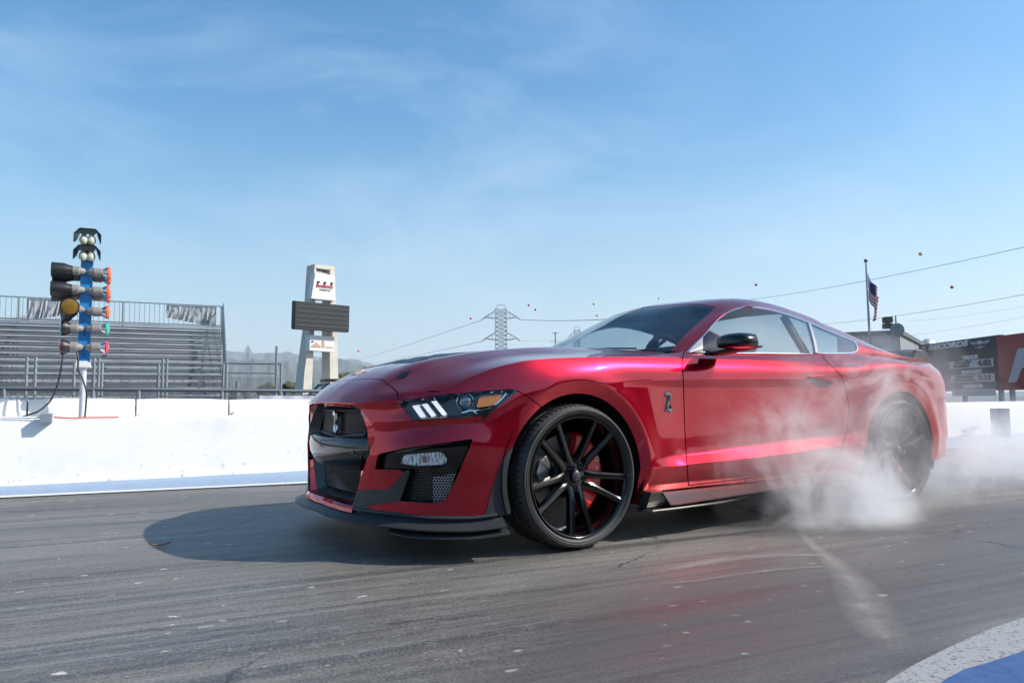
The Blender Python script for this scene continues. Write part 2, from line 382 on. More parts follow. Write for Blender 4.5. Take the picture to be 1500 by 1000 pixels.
ROWS = [
 # 0 bottom edge
 [FY(0, .205), P(545, 748), P(593, 752), P(640, 756), P(690, 759), SX(-.36, .20, -.01), SX(.3, .175, -.05), SX(.5, .175, -.07), SX(2.3, .19, -.07), SX(2.5, .21, -.03), SX(3.1, .26, -.02), SX(3.5, .27, -.02), SX(3.83, .30, -.05)] if 0 else
 [FY(0, .205), P(545, 748), P(593, 752), P(640, 756), P(690, 759), SX(-.36, .20, -.01), SX(.3, .175, -.05), SX(.5, .175, -.07), SX(2.3, .19, -.07), SX(2.5, .21, -.03), SX(3.1, .26, -.02), SX(3.5, .27, -.02), (SF[-1], .30, -.05)],
 # 1 lower door crease
 [FY(0, .33), FY(-.55, .33, .0), FY(-.85, .33, .0), SX(-.3, .34, .0), SX(.4, .362, -.006), P(982, 683, 0.0), P(1007, 680, .004), P(1100, 670, .004), P(1244, 652, .003), SX(2.6, .43, 0), SX(3.1, .42, 0), SX(3.5, .43), (SF[-1], .45, 0)],
 # 2 top of the lower flare
 [FY(0, .46), FY(-.40, .46, 0), P(575, 661, .012), P(640, 651, .016), P(690, 646, .012), SX(-.3, .46, .0), SX(.4, .40, -.006), P(991, 667.5, -.022), P(1004, 666, -.034), P(1100, 652, -.036), P(1184, 641, -.034), SX(2.1, .475, -.02), SX(2.6, .50, 0), SX(3.1, .50, 0), SX(3.5, .50), (SF[-1], .52, 0)],
 # 3 under the upper crease
 [FY(0, .60), FY(-.3, .60), P(563, 633, -.004), P(611, 625.5, -.012), P(660, 621, -.012), P(704, 619, -.006), SX(-.3, .70, 0), SX(.2, .755, -.002), P(942, 564, -.004), P(1002, 567.5, -.022), P(1100, 567, -.026), P(1236, 566, -.022), SX(2.35, .79, -.004), SX(2.75, .83, 0), SX(3.1, .77, 0), SX(3.5, .75), (SF[-1], .75, 0)],
 # 4 upper crease
 [FY(0, .645), FY(-.3, .645), P(570, 617, -.002), P(611, 615, .004), P(675, 611, .004), P(707, 610, .002), SX(-.3, .74, .002), SX(.2, .795, .002), P(929, 558, .003), P(1002, 556, .005), P(1100, 555, .005), P(1236, 555, .004), SX(2.35, .835, .003), SX(2.75, .865, .002), SX(3.1, .82, 0), SX(3.5, .80), (SF[-1], .80, 0)],
 # 5 shoulder
 [FY(0, .68), FY(-.3, .68), FY(-.5, .675, -.006), P(600, 599, -.01), P(650, 592, -.01), P(710, 588, -.006), SX(-.25, .81, -.004), SX(.1, .855, -.006), SX(.6, .868, -.006), SX(1.3, .872, -.006), SX(2.0, .882, -.007), SX(2.45, .905, -.006), SX(2.8, .925, -.005), SX(3.1, .90, -.012), SX(3.5, .87, -.02), (SF[-1], .86, -.03)],
 # 6 ridge
 [FY(0, .712, .003), FY(-.2, .711, .003), FY(-.37, .706, .003), FY(-.5, .712), P(582, 586, -.006), P(611, 583, -.02), P(646, 572, -.03), P(690, 552, -.035), P(730, 537, -.035), P(780, 527, -.035), P(860, 523, -.038), P(965, 523, -.042), P(1100, 526, -.045), P(1200, 530, -.05), P(1239, 533, -.045), P(1270, 529, -.045), P(1305, 526, -.055), P(1334, 530, -.07), SX(3.4, .955, -.09), SX(3.58, .955, -.09), (SF[-1], .97, -.06)],
 # 7 inner
 [FY(0, .70, -.06), FY(-.2, .70, -.06), FY(-.37, .695, -.06), FY(-.5, .70, -.06), P(582, 594, -.06), P(611, 593, -.07), P(646, 583, -.075), P(690, 562, -.08), P(730, 546, -.08), P(780, 533, -.08), P(860, 523, -.085), P(965, 519, -.10), P(1010, 514.5, -.115), P(1100, 517, -.125), P(1180, 518, -.125), P(1250, 518, -.14), P(1275, 520, -.20), P(1300, 522, -.23), SX(3.25, .985, -.25), SX(3.45, .98, -.25), (SF[-1], .98, -.2)],
]
NS = 640; NSEG = [16, 8, 34, 7, 9, 9, 8]; CREASE = {1: .9, 2: .55, 3: .9, 4: .95, 6: .75}
S = np.linspace(0, SF[-1], NS); cxs, cys, nxs, nys = plan(S)
LN = []
for R_ in ROWS:
    R_ = sorted(R_); a = np.array(R_); keep = np.r_[True, np.diff(a[:, 0]) > 1e-4]; a = a[keep]
    z = pchip(a[:, 0], a[:, 1], S); d = pchip(a[:, 0], a[:, 2], S)
    kk = np.ones(9)/9.; z = np.r_[z[:4], np.convolve(z, kk, 'valid'), z[-4:]]; d = np.r_[d[:4], np.convolve(d, kk, 'valid'), d[-4:]]
    LN.append(np.stack([cxs+nxs*d, cys+nys*d, z], -1))
LN = np.stack(LN)
K = len(LN); out = []
for k in range(K-1):
    d = LN[k+1]-LN[k]; L0 = np.linalg.norm(d, axis=-1, keepdims=True)+1e-6
    def tang(i):
        if i == 0: return (LN[1]-LN[0])/(np.linalg.norm(LN[1]-LN[0], axis=-1, keepdims=True)+1e-6)
        if i == K-1: return (LN[-1]-LN[-2])/(np.linalg.norm(LN[-1]-LN[-2], axis=-1, keepdims=True)+1e-6)
        a = LN[i]-LN[i-1]; b = LN[i+1]-LN[i]; la = np.linalg.norm(a, axis=-1, keepdims=True)+1e-6; lb = np.linalg.norm(b, axis=-1, keepdims=True)+1e-6
        return (a/la*lb+b/lb*la)/(la+lb)
    u = d/L0; c0 = CREASE.get(k, 0); c1 = CREASE.get(k+1, 0)
    t0 = (tang(k)*(1-c0)+u*c0)*L0; t1 = (tang(k+1)*(1-c1)+u*c1)*L0
    n = NSEG[k]
    for j in range(n if k < K-2 else n+1):
        t = j/n; out.append((2*t**3-3*t**2+1)*LN[k]+(t**3-2*t**2+t)*t0+(-2*t**3+3*t**2)*LN[k+1]+(t**3-t**2)*t1)
B = np.stack(out, 1)                      # NS x NV x 3
B[0, :, 1] = 0; B[-1, :, 1] = 0
NV = B.shape[1]
# wheel arch flares
FW = (0.0, .345); RW = (2.72, .348); RA = .396; RB = .455
Nrm = np.stack([np.broadcast_to(nxs[:, None], (NS, NV)), np.broadcast_to(nys[:, None], (NS, NV)), np.zeros((NS, NV))], -1)
for (wx, wz), am in ((FW, .012), (RW, .012)):
    r = np.hypot(B[..., 0]-wx, B[..., 2]-wz); low = np.clip((B[..., 2]-.20)/.12, 0, 1)
    near = (B[..., 1] < -.6)
    ffx = np.clip((B[..., 0]+.36)/.22, 0, 1) if wx == 0 else 1.
    ffx = ffx*ffx*(3-2*ffx)
    bulge = am*np.exp(-((r-RB)/.07)**2*np.where(r > RB, 1, 0))
    cham = np.where(r < RB, -(RB-r)/(RB-RA)*.022, 0)
    B += Nrm*((np.where(r < .75, bulge, 0)+np.clip(cham, -.03, 0)*(r < RB))*near*low*ffx)[..., None]
PB = topix(B)
SS = np.broadcast_to(S[:, None], (NS, NV))
def poly(pts, n=6):
    """closed pixel polygon; repeat a point to make a corner, else it is rounded"""
    pts = [tuple(p) for p in pts]; segs = []; out = []; k = len(pts)
    st = [i for i in range(k) if pts[i] == pts[(i+1) % k]]
    if not st: return crom(np.array(pts, float), k*n, closed=True)
    pts = pts[st[0]+1:]+pts[:st[0]+1]; run = [pts[0]]
    for p in pts[1:]+[pts[0]]:
        if p == run[-1] and len(run) >= 1:
            if len(run) > 1: out.append(crom(np.array(run, float), max(2, (len(run)-1)*n+1)) if len(run) > 2 else np.array(run, float))
            run = [p]
        else: run.append(p)
    if len(run) > 1: out.append(crom(np.array(run, float), (len(run)-1)*n+1) if len(run) > 2 else np.array(run, float))
    return np.vstack(out)
front = SS < sX(.6)
def fpoly(pts, msk=None):     # polygon on the body, only where the mask holds (elsewhere far outside)
    f = sdf_poly(PB, pts); return np.where(msk, f, np.abs(f)+50) if msk is not None else f
archF = np.where(B[..., 1] < -.6, RA-np.hypot(B[..., 0]-FW[0], B[..., 2]-FW[1]), -9)*250     # >0 inside the arch
archR = np.where((B[..., 1] < -.6) & (B[..., 0] > 1.5), RA+.002-np.hypot(B[..., 0]-RW[0], B[..., 2]-RW[1]), -9)*250
# front arch: straight drop in front of / behind the wheel below hub height
def leg(x0, x1, z1): return np.minimum(np.minimum((B[..., 0]-x0), (x1-B[..., 0])), (z1-B[..., 2]))*250
archF = np.where(B[..., 1] < -.6, np.maximum(archF, leg(-.375, .392, .33)), -99)
archR = np.where((B[..., 1] < -.6) & (B[..., 0] > 1.5), np.maximum(archR, leg(2.72-.39, 2.72+.39, .33)), -99)

GR = poly([(454, 598), (464, 592.4), (486, 590.2), (506.5, 591.8), (521.8, 595.5), (532, 604.3), (542, 617.8), (549.8, 631), (549.8, 631), (549.3, 643), (543, 660), (532.7, 687), (524, 715), (516, 741), (516, 741), (494.5, 737.5), (472, 730), (454.6, 719), (440, 705), (440, 705), (440, 610), (440, 610)])
HL = poly([(582.4, 586.4), (582.4, 586.4), (636.8, 578.8), (696, 573.2), (750.4, 569), (750.4, 569), (758.4, 572), (758.4, 572), (739, 588), (720, 604), (707, 617), (707, 617), (705, 609), (705, 609), (675, 612.3), (640, 614.5), (611, 616.5), (604.8, 613.8), (592, 600.8), (582.4, 586.4)])
DU = poly([(549, 687), (549, 687), (553.5, 665), (553.5, 665), (588, 657), (650.5, 648), (692.8, 642.2), (692.8, 642.2), (688, 655), (680, 673), (668.8, 700), (660, 718), (652, 731), (644, 735.5), (630, 736.5), (584.5, 733.6), (584.5, 733.6), (600, 689), (600, 689)])
seamBF = [(758.4, 572), (775, 582), (793, 596), (800, 601), (820, 640), (760, 830), (560, 1400), (-3000, 1400), (-3000, 300), (575, 300), (579, 586), (582.5, 588), (611, 586), (640, 582), (700, 577), (745, 572.5)]
fBump = sdf_poly(PB, seamBF); fBump = np.where(SS > sX(-.1), 60, fBump); fBump = np.where(SS < sY(-.5), -60, fBump)
DOOR = poly([(1003, 514), (1003, 514), (1000, 524), (999.3, 540), (1001, 556), (1002, 595), (1004, 646), (1006, 672), (1008.5, 710.5), (1008.5, 710.5), (1100, 699.6), (1205, 687), (1215, 683), (1228, 668), (1238, 640), (1243, 605), (1240, 575), (1232, 552), (1221, 539), (1206, 523), (1203, 500), (1203, 500)])
fDoor = fpoly(DOOR, (B[..., 0] > .3) & (B[..., 0] < 2.8))
ROCK = .262
# rocker split from fender and quarter: a plane a little above the skirt
SLX = 300.
g = .7
def mx(*a):
    r = a[0]
    for q in a[1:]: r = np.maximum(r, q)
    return r
VIDX = np.broadcast_to(np.arange(NV)[None], (NS, NV))
nearz = B[..., 2]
fGR = fpoly(GR, SS < sY(-.75)); fHL = fpoly(HL, SS < sX(-.15)); fDU = fpoly(DU, SS < sX(-.15))
# nose edge lip colour trim below
LOWT = poly([(524, 717), (524, 717), (565.6, 716), (576, 709), (584, 700), (592, 689.5), (592, 689.5), (603, 688.8), (603, 688.8), (584.6, 734), (584.6, 734), (562, 737), (539.6, 740.5), (539.6, 740.5), (543, 747.5), (552, 750), (552, 750), (552, 790), (552, 790), (490, 790), (490, 790), (513, 741), (513, 741)])
fLT = fpoly(LOWT, SS < sX(-.3))
DEFL = poly([(757, 652), (757, 652), (753, 655), (745, 665), (739.5, 673), (730, 696), (716.5, 742), (712, 758), (703, 790), (703, 790), (790, 790), (790, 790), (790, 652), (790, 652)])
fDE = fpoly(DEFL, (SS < sX(-.2)) & (SS > sY(-.6)))
def lip_x(dx): return lambda v, n, l: np.array([dx, 0, 0.])
bump_f = mx(fBump+g, archF, -fGR, -fHL, -fDU, -fLT, -fDE)
panel('bumper_cover', B, bump_f, M['paint'], car, lip=.014)
fF = mx(-fBump+g, archF, -fDoor+g, np.where(SS > sX(1.2), 50, -50), -fHL)
for o in panel('fender', B, fF, M['paint'], car, lip=.014, mirror='copy'): pass
for o in panel('door', B, mx(fDoor+g), M['paint'], car, lip=.014, mirror='copy'): pass
doors = [o for o in car.children if o.name.startswith('door')]
fQ = mx(-fDoor+g, archR, np.where(SS < sX(1.2), 50, -50))
panel('quarter_panel', B, fQ, M['paint'], car, lip=.014, mirror='copy')
panel('lower_grille_surround', B, mx(fLT, -fGR, -fDU, archF)-.4, M['trim_grey'], car, lip=.014, mirror='copy')
panel('air_deflector', B+Nrm*.004, mx(fDE-2.2, archF)-.3, M['trim_grey'], car, lip=.016, mirror='copy')

# ---- hood and nose (top surface)
def tp(px, py, y): return tuple(at(px, py, y=y))
def rowpt(px, py, d): 
    s, z = onoff(px, py, d); x, y, nx, ny = plan(s); return (float(x+nx*d), float(y+ny*d), float(z))
def edge(y, z, d=0.):
    s = sY(y); x, yy, nx, ny = plan(s); return (float(x+nx*d), float(yy+ny*d), z)
G5 = [rowpt(611, 583, -.02), rowpt(630, 577.5, -.026), rowpt(646, 572, -.03), rowpt(690, 552, -.035), rowpt(730, 537, -.035), rowpt(780, 527, -.035), rowpt(860, 523, -.038), rowpt(915, 523, -.04), rowpt(975, 523.2, -.042)]
G4 = [rowpt(582, 586, -.006), (-.775, -.655, .752), (-.70, -.655, .785), (-.56, -.66, .842), (-.41, -.665, .888), (-.22, -.67, .924), (.08, -.675, .950), (.35, -.68, .963), (.745, -.735, .974)]
G3 = [edge(-.5, .712), (-.835, -.505, .755), (-.745, -.51, .805), (-.60, -.515, .870), (-.44, -.515, .918), (-.22, -.515, .955), (.08, -.51, .985), (.35, -.50, .996), (.64, -.50, .999)]
G2 = [edge(-.37, .706, .003), (-.865, -.385, .760), (-.775, -.39, .826), (-.62, -.395, .898), (-.46, -.40, .937), (-.24, -.405, .972), (.06, -.41, 1.000), (.33, -.40, 1.011), (.585, -.40, 1.012)]
G1 = [edge(-.2, .711, .003), (-.885, -.2, .768), (-.80, -.2, .826), (-.65, -.2, .893), (-.49, -.2, .935), (-.27, -.2, .970), (.05, -.2, .998), (.31, -.2, 1.010), (.545, -.2, 1.016)]
G0 = [edge(0, .712, .003), (-.895, 0, .768), (-.81, 0, .828), (-.66, 0, .893), (-.50, 0, .936), (-.28, 0, .970), (.04, 0, .998), (.30, 0, 1.011), (.53, 0, 1.018)]
_sk = [onoff(*q)[0] for q in ((611, 583, -.02), (630, 577.5, -.026), (646, 572, -.03), (690, 552, -.035), (730, 537, -.035), (780, 527, -.035), (860, 523, -.038), (915, 523, -.04), (975, 523.2, -.042))]
_su = pchip(range(9), _sk, np.linspace(0, 8, 230)); _e = np.stack([np.interp(_su, S, LN[6][:, c]) for c in range(3)], -1)
H = loft([G5, G4, G3, G2, G1, G0], 230, 22, first=_e)
H[:, -1, 1] = 0
PH = topix(H)
# front shut line of the hood: plane curve in x,y
sx = pchip([0, .2, .4, .52, .60, .66, .75], [-.806, -.797, -.788, -.789, -.797, -.812, -.86], np.clip(-H[..., 1], 0, .9))
fSh = (sx-H[..., 0])*300
VENT = (np.abs(H[..., 1]) - np.interp(H[..., 0], [-.70, -.62, -.3, .1, .4], [.30, .36, .385, .37, .33]))*300
VENT = mx(VENT, (-.575-.10*np.abs(H[..., 1])-H[..., 0])*300, (H[..., 0]-.12)*300)
PIN = (np.hypot((H[..., 0]+.705)/1.35, H[..., 1]+.47)-.026)*300
fHood = mx(fSh+g, -VENT, -PIN)
panel('hood', H, fHood, M['paint'], car, lip=.012)
panel('nose_cap', H, mx(-fSh+g), M['paint'], car, lip=.006, lipvec=lambda v, n, l: np.array([.008, 0, -.006]))
# hood vent: black louvred tray
Hn = np.zeros_like(H); Hn[..., 2] = -.010
ve = panel('hood_vent', H+Hn, VENT-1, M['satin_black'], car, lip=0)
for k in range(5):
    x0 = -.58+k*.12; 
    lb = MB(); G = []
    for yy in np.linspace(-.31, .31, 21):
        col = []
        for dx, dz in ((0, .002), (.03, .012), (.075, .012), (.085, -.004)):
            x = x0+dx; zz = float(np.interp(x, [p[0] for p in G0], [p[2] for p in G0])); col.append((x, yy, zz+dz-.012*abs(yy)/.3))
        G.append(col)
    lb.grid(np.array(G)); lb.build('louvre', M['satin_black'], ve, smooth=True)
panel('hood_pin', H+np.array([0, 0, .002]), PIN+.3, M['gloss_black'], car, lip=.008, mirror='copy')

# ---- greenhouse
W1 = [(.836, -.825, .971), (1.03, -.775, 1.072), (1.21, -.715, 1.173), (1.345, -.685, 1.235), (1.47, -.668, 1.272), (1.61, -.662, 1.292), (1.75, -.66, 1.290), (1.875, -.66, 1.275), (2.0, -.665, 1.253), (2.155, -.672, 1.218), (2.32, -.69, 1.17), (2.45, -.70, 1.137), (2.60, -.722, 1.095), (2.80, -.755, 1.045), (3.00, -.79, 1.003), (3.2, -.80, .985)]
W2 = [(.795, -.765, .978), (.945, -.715, 1.068), (1.12, -.655, 1.155), (1.26, -.61, 1.222), (1.395, -.567, 1.288), (1.56, -.535, 1.337), (1.73, -.51, 1.360), (1.90, -.50, 1.359), (2.05, -.50, 1.343), (2.20, -.505, 1.318), (2.37, -.515, 1.282), (2.51, -.525, 1.240), (2.68, -.55, 1.190), (2.86, -.59, 1.120), (3.02, -.63, 1.055), (3.15, -.68, .992)]
W3 = [(.67, -.48, 1.006), (.84, -.45, 1.096), (1.03, -.42, 1.185), (1.19, -.40, 1.262), (1.335, -.38, 1.325), (1.53, -.34, 1.368), (1.72, -.33, 1.389), (1.91, -.32, 1.385), (2.07, -.32, 1.368), (2.22, -.32, 1.343), (2.39, -.33, 1.308), (2.53, -.34, 1.268), (2.70, -.35, 1.212), (2.89, -.37, 1.145), (3.06, -.38, 1.075), (3.2, -.4, 1.0)]
W4 = [(.56, 0, 1.02), (.74, 0, 1.112), (.94, 0, 1.205), (1.10, 0, 1.282), (1.285, 0, 1.343), (1.5, 0, 1.384), (1.70, 0, 1.402), (1.91, 0, 1.397), (2.07, 0, 1.380), (2.23, 0, 1.356), (2.40, 0, 1.322), (2.55, 0, 1.282), (2.72, 0, 1.225), (2.91, 0, 1.155), (3.09, 0, 1.08), (3.22, 0, 1.005)]
GH = loft([W1, W2, W3, W4], 330, 26, creases=())
GH[:, -1, 1] = 0
UU = np.broadcast_to(np.linspace(0, 15, 330)[:, None], GH.shape[:2]); VV = np.broadcast_to(np.arange(GH.shape[1])[None]/26., GH.shape[:2])
PG = topix(GH)
# windshield: between the A pillars
fWS = mx((1.03-VV)*60, (UU-3.97)*25)     # inside <0
fWSo = fWS
fRG = mx((1.25-VV)*60, (9.4-UU)*25, (UU-14.2)*25)
fRoof = mx(-fWS+.5, -fRG+.5)
panel('roof', GH, fRoof, M['paint'], car, lip=.012)
panel('windshield', GH+np.array([0, 0, -.002]), fWS-.25, M['windshield'], car, lip=0)
panel('rear_window', GH+np.array([0, 0, -.002]), fRG-.25, M['windshield'], car, lip=0)
# side glass surface (below the rail)
Wb = [(.836, -.83, .970), (1.10, -.832, .976), (1.35, -.833, .981), (1.6, -.834, .985), (1.8, -.833, .988), (2.0, -.83, .991), (2.2, -.82, .994), (2.4, -.805, .998), (2.6, -.79, 1.0), (2.8, -.785, 1.0), (3.0, -.80, .995), (3.2, -.81, .985)]
NG = 300; wx_ = np.linspace(.80, 3.2, NG)
w1 = np.array(W1); wb_ = np.array(Wb)
top = np.stack([wx_, _cub(w1[:, 0], w1[:, 1], wx_), _cub(w1[:, 0], w1[:, 2], wx_)], -1); bot = np.stack([wx_, _cub(wb_[:, 0], wb_[:, 1], wx_), _cub(wb_[:, 0], wb_[:, 2], wx_)], -1)
bot[:, 2] -= .012; top[:6] = np.maximum(top[:6], bot[:6])
tt = np.linspace(0, 1, 34)[None, :, None]; SG = bot[:, None]*(1-tt)+top[:, None]*tt; SG[..., 1] -= .018*np.sin(pi*tt[..., 0])
PS = topix(SG)
DLO = poly([(1004, 515.5), (1004, 515.5), (1028, 491.5), (1048, 469.7), (1064, 457.8), (1080, 451), (1100, 448.8), (1120, 451.2), (1140, 456), (1160, 462), (1184, 471), (1210, 482), (1232, 490.8), (1250, 498.5), (1254.5, 504), (1256, 511), (1252, 516), (1240, 517.5), (1190, 518.2), (1100, 517.6), (1004, 515.5)])
fD = sdf_poly(PS, DLO)
panel('c_pillar', SG, mx(-fD+.3, np.where(SG[..., 0] < 1.0, 9, -9)), M['paint'], car, lip=.01, mirror='copy')
ch = 3.0
chrome_f = mx(fD, -(fD+1.8))
chrome_f = np.where(PS[..., 1] > 513.5, mx(fD, -(fD+1.6)), chrome_f)
for o in panel('window_trim', SG+np.array([0, -.006, 0]), chrome_f, M['chrome'], car, lip=.012, mirror='copy'): pass
DIV = [(1178, 440), (1182.5, 471), (1187, 485), (1191, 500), (1193.5, 512), (1193.5, 530), (1197.5, 530), (1197.5, 512), (1194.5, 500), (1190.5, 485), (1186.5, 471), (1182, 440)]
fDiv = sdf_poly(PS, DIV)
panel('b_pillar', SG+np.array([0, -.004, 0]), mx(fD+1.6, fDiv), mat('pillar_grey', (.32, .33, .34), .3, 0, .6), car, lip=.02, mirror='copy')
TRI = [(1000, 530), (1029, 530), (1029, 494), (1027, 494), (1006, 517)]
QG = [(1190, 400), (1320, 400), (1320, 600), (1193, 600)]
fTri = sdf_poly(PS, [(1000, 530), (1029, 530), (1029, 480), (1000, 480)])
pn = panel('sail_panel', SG+np.array([0, -.003, 0]), mx(fD+2.0, fTri), mat('sail_panel_grey', (.36, .36, .38), .35, 0, .5), car, lip=.01, mirror='copy')
fRear = sdf_poly(PS, QG)
panel('side_window', SG, mx(fD+1.8, -fTri-.3, -fDiv, fRear), M['glass'], car, lip=0, mirror='copy')
panel('quarter_window', SG, mx(fD+1.8, -fTri, -fDiv, -fRear), M['glass'], car, lip=0, mirror='copy')
# deck behind the rear window
DK = loft([[(3.0, -.80, .985), (3.2, -.80, .975), (3.40, -.77, .965), (3.48, -.74, .965)], [(3.02, -.4, 1.0), (3.2, -.4, 1.0), (3.42, -.4, .99), (3.60, -.38, .985)], [(3.02, 0, 1.0), (3.2, 0, 1.005), (3.45, 0, .995), (3.65, 0, .99)]], 30, 12)
DK[:, -1, 1] = 0
panel('trunk_lid', DK, np.full(DK.shape[:2], -1.), M['paint'], car, lip=.01)
# ================================================================== car details
def inset(depth): 
    W = B-Nrm*depth; return W, topix(W)
def body_patch(name, pts, depth, m, parent, lip=0, mirror='copy', shrink=0, rounded=True, rimmat=None, extra=None, **k):
    W, Q = inset(depth); p = poly(pts) if rounded else np.array(pts, float)
    f = sdf_poly(Q, p)+shrink; f = np.where(SS < sX(-.1), f, 99)
    if extra is not None: f = mx(f, extra(W, Q))
    return panel(name, W, f, m, parent, lip=lip, mirror=mirror, **k)

# ---- headlamps
head = [empty('headlight', (0, 0, 0)) for _ in (0, 1)]
for h in head: h.parent = car
def pair(res, par=head):
    for o, h in zip(res, par): o.parent = h
    return res
HLg = HL
M['lamp_black'] = mat('lamp_housing', (.008, .008, .01), .18, 0, .8)
M['lamp_grey'] = mat('lamp_grey', (.06, .07, .075), .35)
def grown(p, k):
    p = np.asarray(p, float); c = p.mean(0); return c+(p-c)*k
pair(body_patch('housing', grown(HLg, 1.03), .055, M['lamp_black'], None, lip=-.05, rounded=False))
pair(body_patch('lens', HLg, .003, M['lens'], None, rounded=False))
pair(body_patch('bezel', HLg, .006, M['lamp_black'], None, rounded=False, lip=.03, extra=lambda W, Q: -(sdf_poly(Q, HLg)+2.2)))
pair(body_patch('inner_panel', [(583, 587), (583, 587), (598, 586), (598, 586), (616, 613), (616, 613), (606, 614), (606, 614)], .018, M['lamp_grey'], None, lip=.01))
for q in ([(597.6, 586), (605.5, 585.6), (623, 609), (616, 611.6)], [(612, 584.8), (619.8, 584.2), (638.6, 607.6), (632, 610.2)], [(628.4, 583.8), (636.3, 583), (654.8, 606), (648.5, 608.6)]):
    q2 = []
    for a in q: q2 += [a]
    pair(body_patch('running_light', q2, .018, M['drl'], None, lip=.02, rounded=False))
pair(body_patch('turn_lens', [(702.4, 580), (702.4, 580), (737, 577), (737, 577), (729.6, 588), (720, 593.5), (697.6, 597), (697.6, 597)], .016, M['amber'], None, lip=.01))
def band(pts, w, depth, m, name):
    P_ = np.array(pts, float); out = []
    for i in range(len(P_)):
        t = P_[min(i+1, len(P_)-1)]-P_[max(i-1, 0)]; t /= np.linalg.norm(t); n = np.array([-t[1], t[0]]); out.append((P_[i]+n*w/2, P_[i]-n*w/2))
    pg = [a for a, b in out]+[b for a, b in out][::-1]
    return pair(body_patch(name, pg, depth, m, None, lip=.008, rounded=False))
band([(696, 577), (715, 574.6), (741, 573), (742.5, 574.5), (737, 582), (727, 591.5), (717, 597.2), (700, 600.5), (686, 602.5), (676, 604)], 1.7, .012, M['chrome'], 'bezel_strip')
band([(676, 604.5), (692, 600), (700, 606.5)], 2.4, .014, M['chrome'], 'bezel_strip')
# projector
c0 = np.array(onoff(682, 588, -.045)); px_, py_, nx_, ny_ = plan(c0[0]); pc = np.array([px_-nx_*.045, py_-ny_*.045, c0[1]])
for k, h in enumerate(head):
    sg = 1 if k == 0 else -1; n3 = Vector((nx_, ny_*sg, 0.0)); n3 = (n3*.55+Vector((-1, 0, 0))*.45+Vector((0, -.35*sg, 0))).normalized(); cc = Vector((pc[0], pc[1]*sg, pc[2]))
    R_ = n3.to_track_quat('Z', 'Y').to_matrix()
    def place(mb): mb.V = [tuple(R_@Vector(v)+cc) for v in mb.V]; return mb
    b = MB(); b.lathe([(.040, -.02), (.040, .012), (.0375, .013), (.035, .0), (.033, -.02)], 32, closed_prof=True); place(b).build('projector_ring', M['chrome'], h, smooth=True)
    b = MB(); b.lathe([(0, .022), (.010, .0215), (.020, .018), (.028, .011), (.033, .002), (.035, -.01)], 32); place(b).build('projector_lens', mat('projector_glass', (.25, .28, .32), .06, .7, 1) if k == 0 else bpy.data.materials['projector_glass'], h, smooth=True)

# ---- corner ducts: black recess, turn lamp, honeycomb
duct = [empty('corner_duct', (0, 0, 0)) for _ in (0, 1)]
for h in duct: h.parent = car
pair(body_patch('duct_housing', grown(DU, 1.02), .085, M['gloss_black'], None, lip=-.08, rounded=False), duct)
UP = [(553.5, 665), (588, 657), (650.5, 648), (692.8, 642.2), (688, 655), (686, 661), (640, 664.5), (600, 668.5), (553, 674)]
# upper shelf, glossy
pair(body_patch('duct_shelf', [(549, 689), (549, 689), (553, 663), (553, 663), (588, 655.5), (650.5, 646.5), (694, 640.5), (694, 640.5), (680, 674), (676, 684), (676, 684), (640, 686), (600, 690), (600, 690)], .030, M['gloss_black'], None, lip=.06, extra=lambda W, Q: -sdf_poly(Q, poly([(586, 678.5), (586, 678.5), (591, 667.5), (596, 665.5), (643, 661.5), (649, 663.5), (656.5, 675), (655, 678), (650, 680), (612, 682), (612, 682)]))), duct)
M['lampcell'] = mat('turn_lamp_cell', (.92, .93, .95), .22, .15, 1.0, var=(38, (.16, .19, .23), .50, .56, (3, 3, .6)), bump=(110, .8, .006))
pair(body_patch('turn_lamp', [(586, 678.5), (586, 678.5), (591, 667.5), (596, 665.5), (643, 661.5), (649, 663.5), (656.5, 675), (655, 678), (650, 680), (612, 682), (612, 682)], .034, M['lampcell'], None, lip=.01, shrink=-.6), duct)
pair(body_patch('lamp_lens', [(586, 678.5), (586, 678.5), (591, 667.5), (596, 665.5), (643, 661.5), (649, 663.5), (656.5, 675), (655, 678), (650, 680), (612, 682), (612, 682)], .020, M['lens'], None), duct)
pair(body_patch('bulb', [(618, 669), (624, 668.6), (625, 677), (619, 677.6)], .026, mat('dull_bulb', (.35, .17, .09), .3, 0, .5), None, lip=.01), duct)
# honeycomb mesh as real cells
def honey(name, region, depth, cell, m, par, bar=.9, thick=.006):
    W, Q = inset(depth); x0, y0 = np.min(region, 0); x1, y1 = np.max(region, 0)
    pg = np.array(region, float); fx = sdf_poly(Q, pg)
    hx = cell; hy = cell*.9; r = np.full(Q.shape[:2], 1e9)
    j = np.round((Q[..., 1]-y0)/hy); 
    for dj in (-1, 0, 1):
        jj = j+dj; off = (np.mod(jj, 2))*.5*hx; ii = np.round((Q[..., 0]-x0-off)/hx)
        dx = np.abs(Q[..., 0]-x0-off-ii*hx); dy = np.abs(Q[..., 1]-y0-jj*hy)
        hd = np.maximum(dx/(.5), (dx*.5+dy*.88)/.5)*.5; r = np.minimum(r, hd)
    f = mx(fx, (cell*.5-bar)-r); f = np.where(SS < sX(-.1), f, 99)
    return pair(panel(name, W, f, m, None, lip=thick, mirror='copy', sharp=20), par)
B_old, N_old, S_old = B, Nrm, SS
